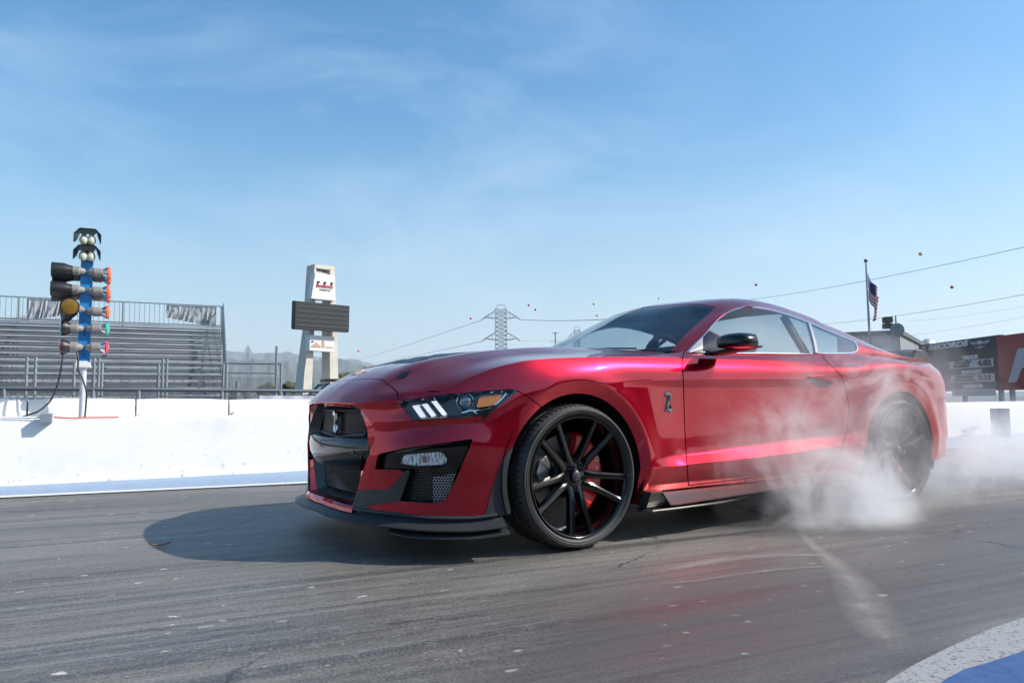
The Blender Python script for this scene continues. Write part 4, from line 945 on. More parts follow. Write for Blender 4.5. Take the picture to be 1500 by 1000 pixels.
# ================================================================== ground
def nodes(m): return m.node_tree.nodes, m.node_tree.links
def track_material():
    m = bpy.data.materials.new('asphalt'); m.use_nodes = True; N, L = nodes(m); b = N['Principled BSDF']
    tc = N.new('ShaderNodeTexCoord'); rot = N.new('ShaderNodeMapping'); rot.inputs['Rotation'].default_value = (0, 0, radians(7)); L.new(tc.outputs['Object'], rot.inputs[0])
    def noise(scale, detail=6, rough=.6, stretch=(1, 1, 1), dist=0, src=None):
        mp = N.new('ShaderNodeMapping'); mp.inputs['Scale'].default_value = stretch; n = N.new('ShaderNodeTexNoise'); n.inputs['Scale'].default_value = scale; n.inputs['Detail'].default_value = detail; n.inputs['Roughness'].default_value = rough; n.inputs['Distortion'].default_value = dist
        L.new((src or rot).outputs[0], mp.inputs[0]); L.new(mp.outputs[0], n.inputs[0]); return n
    def ramp(src, lo, hi, a=0., c=1.):
        r = N.new('ShaderNodeMapRange'); r.inputs['From Min'].default_value = lo; r.inputs['From Max'].default_value = hi; r.inputs['To Min'].default_value = a; r.inputs['To Max'].default_value = c; L.new(src, r.inputs[0]); return r.outputs[0]
    def math(op, a, c):
        k = N.new('ShaderNodeMath'); k.operation = op
        for i, v in enumerate((a, c)):
            if isinstance(v, (int, float)): k.inputs[i].default_value = v
            else: L.new(v, k.inputs[i])
        return k.outputs[0]
    def mix(f, a, c):
        x = N.new('ShaderNodeMix'); x.data_type = 'RGBA'
        if isinstance(f, (int, float)): x.inputs['Factor'].default_value = f
        else: L.new(f, x.inputs['Factor'])
        for k, v in (('A', a), ('B', c)):
            if isinstance(v, tuple): x.inputs[k].default_value = (*v, 1)
            else: L.new(v, x.inputs[k])
        return x.outputs['Result']
    streak = noise(1.6, 8, .68, (.10, 2.2, 1), .25); streak2 = noise(6., 7, .7, (.035, 2.4, 1), .1); blot = noise(.55, 5, .6, (.6, 1.3, 1), .4); fine = noise(95, 4, .8); mid = noise(22, 6, .7, (.6, 1.2, 1))
    c = mix(ramp(blot.outputs[0], .35, .68), (.130, .119, .101), (.235, .217, .186))
    c = mix(ramp(streak.outputs[0], .50, .60, 0, .80), c, (.050, .049, .048))
    c = mix(ramp(streak2.outputs[0], .52, .63, 0, .75), c, (.036, .036, .037))
    c = mix(ramp(streak2.outputs[0], .46, .36, 0, .55), c, (.27, .26, .24))
    c = mix(ramp(mid.outputs[0], .52, .66, 0, .55), c, (.25, .24, .22))
    c = mix(ramp(fine.outputs[0], .52, .64, 0, .55), c, (.30, .29, .27)); c = mix(ramp(fine.outputs[0], .48, .36, 0, .65), c, (.02, .02, .02))
    # warm right foreground: tan ground, plus red light off the door put into the colour
    sep = N.new('ShaderNodeSeparateXYZ'); L.new(tc.outputs['Object'], sep.inputs[0])
    def bump_at(x0, y0, rx, ry):
        dx = math('DIVIDE', math('SUBTRACT', sep.outputs[0], x0), rx); dy = math('DIVIDE', math('SUBTRACT', sep.outputs[1], y0), ry)
        d = math('ADD', math('MULTIPLY', dx, dx), math('MULTIPLY', dy, dy)); return ramp(d, 1., .1)
    warm = math('MULTIPLY', bump_at(-.2, -1.95, .95, .75), ramp(mid.outputs[0], .3, .6, .5, 1)); c = mix(math('MULTIPLY', warm, .6), c, (.090, .066, .062))
    pale = bump_at(3.2, -1.9, 4.2, 1.35); c = mix(math('MULTIPLY', pale, ramp(blot.outputs[0], .3, .7, .1, .5)), c, (.17, .165, .155))
    # bright scraped chips
    vor = N.new('ShaderNodeTexVoronoi'); vor.inputs['Scale'].default_value = 8.5; vor.inputs['Randomness'].default_value = 1; mpv = N.new('ShaderNodeMapping'); mpv.inputs['Scale'].default_value = (.75, 1.3, 1)
    L.new(rot.outputs[0], mpv.inputs[0]); nd = noise(30, 3, .6); ad = N.new('ShaderNodeVectorMath'); ad.operation = 'MULTIPLY_ADD'; ad.inputs[1].default_value = (.06, .06, .06); L.new(nd.outputs[1], ad.inputs[0]); L.new(mpv.outputs[0], ad.inputs[2]); L.new(ad.outputs[0], vor.inputs[0])
    chips = ramp(vor.outputs['Distance'], .125, .085); gate = ramp(noise(1.3, 3).outputs[0], .38, .5); sel = N.new('ShaderNodeSeparateColor'); L.new(vor.outputs['Color'], sel.inputs[0]); pick = ramp(sel.outputs[0], .30, .35)
    chips = math('MULTIPLY', math('MULTIPLY', chips, gate), pick); c = mix(math('MULTIPLY', chips, .9), c, (.62, .56, .50))
    v2 = N.new('ShaderNodeTexVoronoi'); v2.inputs['Scale'].default_value = 34; L.new(ad.outputs[0], v2.inputs[0]); s2 = N.new('ShaderNodeSeparateColor'); L.new(v2.outputs['Color'], s2.inputs[0])
    sp2 = math('MULTIPLY', math('MULTIPLY', ramp(v2.outputs['Distance'], .20, .12), ramp(s2.outputs[1], .72, .76)), ramp(noise(.9, 4).outputs[0], .42, .58)); c = mix(math('MULTIPLY', sp2, .75), c, (.48, .45, .40))
    patch = noise(.32, 7, .62, (.35, 1.2, 1), .8); c = mix(ramp(patch.outputs[0], .50, .60, 0, .55), c, (.060, .057, .054)); c = mix(ramp(patch.outputs[0], .46, .36, 0, .40), c, (.235, .22, .195))
    # cracks
    cr = N.new('ShaderNodeTexVoronoi'); cr.feature = 'DISTANCE_TO_EDGE'; cr.inputs['Scale'].default_value = .34; ad2 = N.new('ShaderNodeVectorMath'); ad2.operation = 'MULTIPLY_ADD'; ad2.inputs[1].default_value = (.25, .25, .25); n3 = noise(3.5, 6, .7); L.new(n3.outputs[1], ad2.inputs[0]); L.new(tc.outputs['Object'], ad2.inputs[2]); L.new(ad2.outputs[0], cr.inputs[0])
    ck = math('MULTIPLY', ramp(cr.outputs['Distance'], .004, .001), ramp(noise(.8, 3).outputs[0], .45, .55)); c = mix(math('MULTIPLY', ck, .75), c, (.02, .02, .02))
    c = mix(1., c, c)
    L.new(c, b.inputs['Base Color'])
    ro = ramp(streak.outputs[0], .4, .75, .62, .40); L.new(ro, b.inputs['Roughness'])
    bp = N.new('ShaderNodeBump'); bp.inputs['Strength'].default_value = .45; bp.inputs['Distance'].default_value = .004; h = math('ADD', math('MULTIPLY', fine.outputs[0], .6), math('MULTIPLY', mid.outputs[0], .8)); L.new(h, bp.inputs['Height']); L.new(bp.outputs[0], b.inputs['Normal'])
    return m
M['asphalt'] = track_material()
b = MB(); b.grid(np.array([[(x, y, 0) for y in (-600, -60, -8, 8, 60, 3000)] for x in (-3000, -60, -8, 8, 60, 3000)]))
tag(b.build('track_surface', M['asphalt']), kind='structure')
# painted strip beside the wall: white line, pale blue band
def gz(px, py, z=0): return at(px, py, z=z)
WA = gz(0, 712.7); WB = np.array([11.06, 3.155, 0]); TD = (WB-WA)/np.linalg.norm(WB-WA); TN = np.array([-TD[1], TD[0], 0])   # wall line at ground, direction, away from the track
LA = gz(0, 728.5); LB = gz(443, 707.5); LD = (LB-LA)/np.linalg.norm(LB-LA)
def wl_(t, off=0, z=0): return tuple(WA+TD*t+TN*off+np.array([0, 0, z]))
M['blue_strip'] = mat('pale_blue_paint', (.25, .35, .49), .55, var=(6, (.34, .42, .52), .45, .75), bump=(80, .2, .004))
M['line_white'] = mat('road_line_white', (.72, .71, .68), .55, var=(30, (.38, .37, .35), .55, .75))
M['wall_white'] = mat('whitewashed_concrete', (.78, .765, .73), .75, var=(2.0, (.68, .675, .66), .52, .72), bump=(28, .15, .006))
# strip: between the line and the wall foot
t0, t1 = -12, 24
pts_l = [LA+LD*t for t in (-12, 0, 2.3, 6.0)]+[LA+LD*6.0+TD*16]
b = MB(); poly_ = [tuple(p+np.array([0, 0, .004])) for p in pts_l]+[wl_(22, .05, .004), wl_(-12, .05, .004)]
b.add(poly_, [tuple(range(len(poly_)))]); tag(b.build('painted_strip', M['blue_strip']), kind='structure')
b = MB(); n_ = np.array([LD[1], -LD[0], 0])*.075
A_ = pts_l; V = [tuple(p+n_*(-1)+np.array([0, 0, .008])) for p in A_]+[tuple(p+n_+np.array([0, 0, .008])) for p in A_][::-1]; k = len(A_)
b.add(V, [(i, i+1, 2*k-2-i, 2*k-1-i) for i in range(k-1)]); tag(b.build('white_line', M['line_white']), kind='structure')
# foreground kerb paint: white speckled edge and blue apron, bottom right
M['edge_white'] = mat('worn_white_paint', (.33, .325, .31), .6, var=(70, (.14, .14, .14), .54, .62), bump=(120, .4, .004))
M['apron_blue'] = mat('blue_apron_paint', (.025, .075, .22), .55, var=(18, (.05, .12, .27), .4, .7), bump=(150, .4, .003))
E1 = [gz(*p) for p in ((1240, 1060), (1300, 1000), (1340, 975), (1400, 945), (1450, 923), (1500, 906), (1580, 880), (1750, 820))]
E2 = [gz(*p) for p in ((1330, 1060), (1384, 1000), (1412, 985), (1450, 974), (1475, 966), (1500, 957), (1580, 930), (1750, 870))]
E3 = [p+np.array([.9, -1.4, 0]) for p in E2]
def strip(name, A, Bq, z, m):
    b = MB(); k = len(A); b.add([tuple(p+np.array([0, 0, z])) for p in A]+[tuple(p+np.array([0, 0, z])) for p in Bq], [(i, i+1, k+i+1, k+i) for i in range(k-1)]); return tag(b.build(name, m), kind='structure')
strip('white_edge', E1, E2, .005, M['edge_white']); strip('blue_apron', E2, E3, .009, M['apron_blue'])
# pale curved strips laid over the asphalt, fading at their edges
def arc_mat(name, col, dens):
    m = mat(name, col, .6); N, L = nodes(m); tr = N.new('ShaderNodeBsdfTransparent'); x = N.new('ShaderNodeMixShader'); o = N['Material Output']; tc = N.new('ShaderNodeTexCoord')
    n = N.new('ShaderNodeTexNoise'); n.inputs['Scale'].default_value = 5; n.inputs['Detail'].default_value = 11; n.inputs['Roughness'].default_value = .8; r = N.new('ShaderNodeMapRange'); r.inputs['From Min'].default_value = .25; r.inputs['From Max'].default_value = .70; r.inputs['To Max'].default_value = dens
    sp = N.new('ShaderNodeAttribute'); sp.attribute_name = 'edge'; k = N.new('ShaderNodeMath'); k.operation = 'MULTIPLY'
    L.new(tc.outputs['Object'], n.inputs[0]); L.new(n.outputs[0], r.inputs[0]); L.new(r.outputs[0], k.inputs[0]); L.new(sp.outputs['Fac'], k.inputs[1]); L.new(k.outputs[0], x.inputs[0]); L.new(tr.outputs[0], x.inputs[1]); L.new(N['Principled BSDF'].outputs[0], x.inputs[2]); L.new(x.outputs[0], o.inputs[0]); return m
def arc_strip(pix, wid, z, m, name):
    P_ = crom(np.array([gz(*p) for p in pix]), 40); W_ = crom(np.array([[w] for w in wid], float), 40)[:, 0]; G = []; at_ = []
    for i in range(40):
        t = P_[min(i+1, 39)]-P_[max(i-1, 0)]; t /= np.linalg.norm(t); n = np.array([-t[1], t[0], 0]); e = min(1, i/6, (39-i)/6)
        for j in range(9):
            u = j/4-1; G.append(P_[i]+n*u*W_[i]/2+np.array([0, 0, z])); at_.append(max(0, (1-abs(u)))**.8*e)
    F = [(i*9+j, (i+1)*9+j, (i+1)*9+j+1, i*9+j+1) for i in range(39) for j in range(8)]
    o = mesh_obj(name, G, F, m); a = o.data.attributes.new('edge', 'FLOAT', 'POINT'); a.data.foreach_set('value', at_); tag(o, kind='structure'); return o
sm_ = arc_mat('arc_pale', (.40, .37, .335), .8); sm2 = arc_mat('arc_tan', (.30, .275, .245), .8)
arc_strip([(975, 837), (1010, 829), (1060, 820), (1120, 815), (1180, 813), (1215, 816)], [.05, .09, .11, .10, .09, .05], .003, sm_, 'pale_arc')
arc_strip([(965, 857), (1030, 850), (1110, 838), (1180, 832), (1230, 830)], [.03, .04, .05, .05, .04], .0035, sm2, 'pale_arc')
arc_strip([(1165, 768), (1185, 795), (1215, 820), (1245, 850), (1265, 885), (1290, 925), (1305, 955)], [.05, .07, .11, .16, .19, .17, .08], .0045, sm_, 'pale_arc')

# dirt along the foot of the whitewashed wall
_N, _L = nodes(M['wall_white']); _b = _N['Principled BSDF']; _src = _b.inputs['Base Color'].links[0].from_socket; _t = _N.new('ShaderNodeTexCoord'); _s = _N.new('ShaderNodeSeparateXYZ'); _L.new(_t.outputs['Object'], _s.inputs[0])
_n = _N.new('ShaderNodeTexNoise'); _n.inputs['Scale'].default_value = 9; _n.inputs['Detail'].default_value = 9; _n.inputs['Roughness'].default_value = .75; _L.new(_t.outputs['Object'], _n.inputs[0])
_r = _N.new('ShaderNodeMapRange'); _r.inputs['From Min'].default_value = .30; _r.inputs['From Max'].default_value = .0; _L.new(_s.outputs[2], _r.inputs[0]); _q = _N.new('ShaderNodeMapRange'); _q.inputs['From Min'].default_value = .58; _q.inputs['From Max'].default_value = .66; _L.new(_n.outputs[0], _q.inputs[0])
_m = _N.new('ShaderNodeMath'); _m.operation = 'MULTIPLY'; _L.new(_r.outputs[0], _m.inputs[0]); _L.new(_q.outputs[0], _m.inputs[1]); _q2 = _N.new('ShaderNodeMapRange'); _q2.inputs['From Min'].default_value = .66; _q2.inputs['From Max'].default_value = .70; _q2.inputs['To Max'].default_value = .08; _L.new(_n.outputs[0], _q2.inputs[0])
_a = _N.new('ShaderNodeMath'); _a.operation = 'ADD'; _a.use_clamp = True; _L.new(_m.outputs[0], _a.inputs[0]); _L.new(_q2.outputs[0], _a.inputs[1]); _x = _N.new('ShaderNodeMix'); _x.data_type = 'RGBA'; _x.inputs['B'].default_value = (.30, .29, .27, 1); _L.new(_a.outputs[0], _x.inputs['Factor']); _L.new(_src, _x.inputs['A']); _L.new(_x.outputs['Result'], _b.inputs['Base Color'])
# a dry leaf lying on the track
_p = gz(235, 801); b = MB(); b.grid(np.array([[(_p[0]+u*.05, _p[1]+v*.018*(1-abs(u)), .006+.010*u*u+.008*abs(v)) for v in (-1, -.3, .4, 1)] for u in (-1, -.6, -.1, .4, .8, 1)])); tag(b.build('dry_leaf', mat('dry_leaf_brown', (.33, .16, .11), .8), smooth=True), 'small curled reddish dry leaf lying on the track in the car shadow', 'leaf')
# ================================================================== concrete barrier
Zl = float(at(200, 612, y=4.15)[2])
top1 = .80*0+Zl; print('ledge z', Zl)
rb = random.Random(3)
def barrier_near():
    b = MB(); n = 180; G = []
    for i in range(n+1):
        t = -14+42*i/n; w = .012*math.sin(i*1.7)+rb.uniform(-.004, .004)
        G.append([wl_(t, -.02+w, -.02), wl_(t, 0+w*.5, .03), wl_(t, .02, .12), wl_(t, .045, Zl-.04), wl_(t, .055, Zl-.012+rb.uniform(-.003, .003)), wl_(t, .085, Zl+rb.uniform(-.004, .004)), wl_(t, .9, Zl+.005)])
    b.grid(np.array(G)); return b
w1_ = barrier_near().build('concrete_wall', M['wall_white'], smooth=True, sharp=40)
tag(w1_, 'long whitewashed concrete wall along the far edge of the drag strip', 'wall')
# upper barrier: separate blocks with broken joints, set back
D2 = .55
def _onw(px, off):
    d = ray(px, 590)[:2]; o = CAM[:2]-(WA+TN*off)[:2]; A = np.array([[d[0], -TD[0]], [d[1], -TD[1]]]); s = np.linalg.solve(A, -o); return float(s[1]), float(s[0]), ray(px, 590)
def lin_z(off, pa, pb):
    r_ = []
    for px, py in (pa, pb): t, k, _ = _onw(px, off); r_.append((t, CAM[2]+ray(px, py)[2]*k*1.0))
    (ta, za), (tb, zb) = r_; return lambda t: za+(zb-za)*(min(max(t, -14), 14)-ta)/(tb-ta)
ZT = lin_z(D2, (0, 582.3), (440, 584.4)); Zt = ZT(2); print('top z', ZT(0), ZT(5))
joints = [-14.5, -9.2, gz(0, 700)[0]*0]
def t_of(px):   # distance along the wall seen at pixel column px at the upper barrier
    d = ray(px, 595); o = CAM[:2]-(WA+TN*D2)[:2]; A = np.array([[d[0], -TD[0]], [d[1], -TD[1]]]); return float(np.linalg.solve(A, -o)[1])
J = [t_of(-520), t_of(-220), t_of(39), t_of(199), t_of(336), t_of(600), t_of(850), t_of(1150)]
lab = ['whitewashed barrier block farthest up the strip, outside the light tree side', 'whitewashed barrier block running out of the left edge of the photo', 'whitewashed barrier block behind the starting light tree', 'whitewashed barrier block in the middle, before the grandstand end', 'whitewashed barrier block behind the nose of the red car', 'whitewashed barrier block hidden behind the hood of the red car', 'whitewashed barrier block hidden behind the cabin of the red car']
for i in range(len(J)-1):
    a, c = J[i]+.008, J[i+1]-.008; b = MB(); n = max(6, int((c-a)/.12)); G = []
    for k in range(n+1):
        t = a+(c-a)*k/n; e = min(k, n-k); Zt = ZT(t); ch = (.03 if e == 0 else .008 if e == 1 else 0)*rb.uniform(.4, 1.3); 
        G.append([wl_(t, D2+ch, Zl-.05), wl_(t, D2+ch+.01, Zl+.05), wl_(t, D2+.02+ch, Zt-.03-ch), wl_(t, D2+.035+ch, Zt-.006-ch*.6), wl_(t, D2+.06, Zt-ch*.5), wl_(t, D2+.20, Zt-ch*.4), wl_(t, D2+.24, Zt-.03), wl_(t, D2+.26, Zl-.05)])
    b.grid(np.array(G)); b.F += [tuple(range(8)), tuple(n*8+q for q in range(8))[::-1]]; b.fm += [0, 0]
    o = b.build('barrier_block', M['wall_white'], smooth=True, sharp=35); tag(o, lab[i], 'barrier', 'whitewashed barrier blocks on top of the wall')
b = MB(); b.grid(np.array([[wl_(t, .3, Zl-.06), wl_(t, 1.0, Zl-.06)] for t in (-14, 28)])); 
# chunks of broken concrete in the joints
M['crack_grey'] = mat('broken_concrete', (.33, .35, .38), .9, bump=(60, .6, .01))
b = MB()
for t in J[2:6]:
    pts = [wl_(t+rb.uniform(-.015, .015)+.01*k, D2+.035, Zl-.0+(Zt-Zl-.03)*k/6) for k in range(7)]; b.tube(pts, [.010, .016, .009, .018, .009, .013, .008], 6)
tag(b.build('joint_filler', M['crack_grey']), 'grey crumbling mortar in the barrier joints', 'mortar')
# the wall beyond the car, right
M['col_grey'] = mat('weathered_steel', (.12, .15, .18), .6, .3)

# ================================================================== mountains, sky distance
def ridge(name, prof, dist, col, seed, label=None):
    rr = random.Random(seed); G = []; 
    xs = np.arange(prof[0][0], prof[-1][0]+1, 3.0); hz = np.interp(xs, [p[0] for p in prof], [p[1] for p in prof])
    n1 = np.zeros(len(xs)); 
    for oc, am in ((37, 3.), (17, 1.8), (7, .9), (3, .5)): k = np.array([rr.uniform(-1, 1) for _ in range(int(len(xs)*3/oc)+4)]); n1 += am*np.interp(xs/oc-xs[0]/oc, np.arange(len(k)), k)
    nr = 9
    for i, x in enumerate(xs):
        base = at(x, 560, depth=1.); d = base-CAM; d[2] = 0; d /= np.linalg.norm(d); top = at(x, hz[i]-n1[i], depth=dist); D = np.linalg.norm((top-CAM)[:2]); row = []
        for j in range(nr):
            f = j/(nr-1); q = CAM+d*(D*(1-.40*(1-f)+.008*n1[(i*2+j*41) % len(n1)]/3*(f < 1))); q[2] = -30+(top[2]+30)*f**.9+ (dist*.0045*(n1[(i*3+j*29) % len(n1)]+n1[(i+j*53) % len(n1)])/4)*(1 if 0 < j < nr-1 else 0); row.append(tuple(q))
        back = CAM+d*(D*1.3); back[2] = -30; row.append(tuple(back)); G.append(row)
    b = MB(); b.grid(np.array(G)); o = b.build(name, col, smooth=True, sharp=80); tag(o, kind='structure'); return o
# air is thick over this valley: bluish grey slopes
M['mtn'] = mat('dry_mountain', (.20, .17, .15), .95, var=(.004, (.10, .11, .10), .4, .65))
M['hill'] = mat('scrub_hill', (.14, .13, .10), .95, var=(.01, (.07, .09, .06), .4, .65))
ridge('mountains', [(-700, 500), (-300, 490), (-50, 478), (40, 462), (90, 466), (160, 478), (250, 500), (322, 512), (380, 516), (420, 519), (450, 522), (520, 530), (600, 545), (760, 560)], 3400, M['mtn'], 5)
ridge('hills', [(-700, 520), (-200, 515), (0, 500), (120, 505), (240, 520), (330, 524), (400, 530), (455, 530), (480, 528), (510, 528), (530, 533), (560, 541), (640, 556), (760, 572), (1200, 575), (2200, 577)], 2100, M['hill'], 8)

# unseen dark green mound behind the camera, added to darken what the car's flank mirrors
M['bank'] = mat('added_bank_green', (.05, .055, .03), .95, var=(.6, (.02, .024, .014), .4, .6), bump=(1.5, 1, .4))
G = []; rr_ = random.Random(11)
for i in range(90):
    x = -110+i*2.6; h_ = 6.2+1.1*math.sin(i*.7)+.8*math.sin(i*1.9)+rr_.uniform(-.5, .5); G.append([(x, -19+rr_.uniform(-.4, .4), -.05), (x, -19.6+rr_.uniform(-.6, .6), 1.6), (x, -20.6+rr_.uniform(-.8, .8), 3.6), (x, -22+rr_.uniform(-.8, .8), h_*.85), (x, -25, h_), (x, -34, -.1)])
b = MB(); b.grid(np.array(G)); tag(b.build('added_dark_bank', M['bank'], smooth=True, sharp=70), kind='structure')
# ================================================================== behind the wall
M['alu'] = mat('galvanised_steel', (.42, .44, .46), .38, .75, var=(14, (.28, .29, .31), .4, .7))
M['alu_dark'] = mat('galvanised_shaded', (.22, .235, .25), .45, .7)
M['plank'] = mat('bleacher_plank', (.62, .63, .65), .42, .35, var=(3, (.30, .31, .33), .4, .7, (.3, 3, 3)))
M['fabric'] = mat('shade_netting', (.40, .42, .44), .8, bump=(40, .5, .02))
M['bannerw'] = mat('banner_vinyl', (.62, .60, .66), .6, var=(3.5, (.30, .28, .40), .5, .58))
def onwall(px, off, z=0.):     # point at offset behind the wall line seen in pixel column px
    d = ray(px, 590)[:2]; o = CAM[:2]-(WA+TN*off)[:2]; A = np.array([[d[0], -TD[0]], [d[1], -TD[1]]]); s = np.linalg.solve(A, -o); p = WA+TN*off+TD*s[1]; return np.array([p[0], p[1], z])
def zat(px, py, off):          # height of a point seen at (px,py) standing at that offset
    p = onwall(px, off); d = ray(px, py); t = ((p-CAM)[:2]@d[:2])/(d[:2]@d[:2]); return float(CAM[2]+d[2]*t)
GRADE = 0.0
# ---- low chain link fence right behind the barrier
OF = 1.25; ZR = lin_z(OF, (0, 568.5), (470, 572.5)); zr = ZR(2.)
def rz(p): return ZR(float((np.array(p)-WA)@TD))
fe = empty('mesh_fence', tuple(onwall(150, OF))); inv = Matrix.Translation(-Vector(fe.location))
tag(fe, 'low chain-link fence with pipe rail directly behind the white barrier', 'fence')
def child(o, par): o.parent = par; o.matrix_parent_inverse = Matrix.Translation(par.location).inverted(); return o
b = MB(); a_, c_ = onwall(-330, OF), onwall(760, OF); a_[2] = rz(a_); c_[2] = rz(c_); b.tube([a_, c_], .021, 8); b.tube([a_-[0, 0, .07], c_-[0, 0, .07]], .006, 6); child(b.build('rail', M['alu_dark'], smooth=True), fe)
for px in (-260, -130, 5, 136, 203, 325, 411, 530, 640):
    p = onwall(px, OF, 0); b = MB(); b.tube([p, p+[0, 0, rz(p)]], .02, 8); child(b.build('post', M['alu'], smooth=True), fe)
# wire weave
b = MB(); L_ = float(np.linalg.norm(c_-a_)); nW = int(L_/.075); u = (c_-a_)/L_; h = .62
for k in range(nW):
    for sg in (1, -1):
        p0 = a_+u*(k*.075)-np.array([0, 0, .01]); p1 = p0+u*sg*h*.9-np.array([0, 0, h])
        b.bar(p0, p1, .0055, .0055)
child(b.build('wire_mesh', M['alu_dark']), fe)
# printed banner hanging on the fence beyond x=375
G = []
for i in range(40):
    px = 380+i*6; G.append([onwall(px, OF-.04, zz-zr+rz(onwall(px, OF)))+TN*.02*math.sin(i*1.3+q) for q, zz in enumerate(np.linspace(zr-.06, zr-.45, 5))])
b = MB(); b.grid(np.array(G)); tag(b.build('vinyl_banner', M['bannerw'], smooth=True), 'pale wrinkled vinyl banner tied to the low fence beside the red hood', 'banner')

# ---- grandstand guard rail with vertical bars (between the low fence and the stand)
OG = 3.2; zt_, zb_ = zat(150, 531, OG), zat(150, 569, OG)
gf = empty('guard_fence', tuple(onwall(150, OG))); tag(gf, 'galvanised guard rail of thin vertical bars in front of the grandstand', 'fence')
b = MB(); 
for z in (zt_-.0, zt_-.16, zb_-.02): b.tube([onwall(-330, OG, z), onwall(326, OG, z)], .018, 6)
child(b.build('rail', M['alu'], smooth=True), gf)
for px in (-260, -250, -120, -112, 37, 50, 107, 136, 143, 148, 231, 237, 243, 326): 
    p = onwall(px, OG, 0); b = MB(); hgt = zt_+(.06 if px in (37, 50, 136, 237, 143, 243) else 0); b.tube([p, p+[0, 0, hgt]], .02, 6); child(b.build('post', M['alu'], smooth=True), gf)
b = MB(); a_ = onwall(-330, OG, zb_); c_ = onwall(326, OG, zb_); L_ = float(np.linalg.norm(c_-a_)); u = (c_-a_)/L_; k = 0
while k*.11 < L_: p = a_+u*(k*.11); b.bar(p, p+[0, 0, zt_-.16-zb_], .008, .008); k += 1
o = child(b.build('bars', M['alu_dark']), gf); o['kind'] = 'stuff'

# ---- grandstand
D0 = 12.3; NROW = 14; RUN = .57
z_top = zat(160, 475, D0+NROW*RUN); z_rail = zat(160, 441, D0+NROW*RUN+.35)
z_bot = .75; RISE = (z_top-z_bot)/(NROW-1); 
gs = empty('grandstand', tuple(onwall(160, D0))); tag(gs, 'open aluminium bleacher grandstand behind the light tree, back rail against the sky', 'grandstand')
e_pt = onwall(319, D0+NROW*RUN*.5); s_end = float((e_pt-WA)@TD); s_start = s_end-32
def send(off): return float((onwall(326-5.5*(off-D0)/(NROW*RUN), off)-WA)@TD)
def gp(s, off, z): return WA+TD*s+TN*off+np.array([0, 0, z])
for k in range(NROW):
    z = z_bot+RISE*k; o_ = D0+RUN*k
    b = MB(); 
    def plank(o0, w, zz, th=.035): 
        V = [gp(s if s < 0 and s == s_start else send(oo), oo, z2) for s in (s_start, s_end) for oo, z2 in ((o0, zz-th), (o0+w, zz-th), (o0+w, zz), (o0, zz))]
        b.add(V, [(3, 2, 1, 0), (4, 5, 6, 7), (0, 1, 5, 4), (1, 2, 6, 5), (2, 3, 7, 6), (3, 0, 4, 7)])
    plank(o_, .25, z); child(b.build('bench', M['plank']), gs)
    b = MB(); plank(o_+.28, .27, z-.17, .03); plank(o_+.54, .02, z-.05, .10); child(b.build('footboard', M['alu_dark']), gs)
for i in range(13):
    s = send(D0)-.25-i*2.6; b = MB(); st = gp(s, D0-.1, z_bot-.35); en = gp(s, D0+NROW*RUN, z_top-.30); b.bar(st, en, .05, .09)
    for k in range(0, NROW+1, 2): z = z_bot-.38+RISE*k; p = gp(s, D0+RUN*k, 0); b.bar(p, p+[0, 0, max(.1, z)], .05, .05)
    for k in range(0, NROW-2, 3): b.bar(gp(s, D0+RUN*k, .1), gp(s, D0+RUN*(k+3), z_bot-.4+RISE*(k+3)), .03, .03)
    child(b.build('truss', M['alu_dark']), gs)
OB = D0+NROW*RUN+.35
b = MB()
for z in (z_rail, z_top-.02, z_top+.12): b.tube([gp(s_start, OB, z), gp(send(OB)+.05, OB, z)], .022, 6)
child(b.build('back_rail', M['alu'], smooth=True), gs)
for i in range(9):
    s = send(OB)+.05-i*3.0-(0 if i == 0 else .2); b = MB(); b.tube([gp(s, OB, 0), gp(s, OB, z_rail)], .028, 6); child(b.build('back_post', M['alu_dark'], smooth=True), gs)
b = MB(); k = 0
while k*.155 < 32: p = gp(send(OB)-k*.155, OB, z_top+.02); b.bar(p, p+[0, 0, z_rail-z_top-.02], .014, .014); k += 1
o = child(b.build('back_bars', M['alu_dark']), gs); o['kind'] = 'stuff'
# end panel (sloping side fence seen edge on)
b = MB()
for k in range(NROW+1):
    p = gp(send(D0+RUN*k)+.08, D0+RUN*k, max(.2, z_bot+RISE*k-.45)); b.bar(p, p+[0, 0, 1.15+(z_rail-z_top-.15)*(k/NROW)*.0], .035, .035)
b.tube([gp(send(D0)+.08, D0, z_bot+.7), gp(send(OB)+.08, OB, z_rail-.02)], .025, 6); b.tube([gp(send(D0)+.08, D0, z_bot-.2), gp(send(OB)+.08, OB, z_top-.1)], .025, 6)
for k in range(60): t = k/60; p = gp(send(D0+(OB-D0)*t)+.08, D0+(OB-D0)*t, z_bot-.2+(z_top-.1-z_bot+.2)*t); b.bar(p, p+[0, 0, .95], .012, .012)
child(b.build('side_rail', M['alu_dark']), gs)
# netting patches on the back rail
def net(pa, pb, lab):
    G = []; rr = random.Random(pa)
    for i in range(50):
        px = pa+(pb-pa)*i/49; p = onwall(px, OB+.03); sag = (1-i/49)*.55 if pa > 200 else (i/49)*.45
        G.append([p+np.array([0, 0, z_rail-.03-(z_rail-z_top-.10)*(1-sag*.7)*j/7])+TN*.05*math.sin(i*.85+j*.8+math.sin(i*.31)*2)*(j/7+.2) for j in range(8)])
    b = MB(); b.grid(np.array(G)); tag(b.build('shade_netting', M['fabric'], smooth=True), lab, 'netting', 'netting scraps on the grandstand back rail')
net(240, 314, 'silvery wrinkled netting scrap at the right end of the grandstand back rail')
net(33, 90, 'silvery netting scrap on the grandstand back rail behind the light tree')
# spectators' clutter: none visible

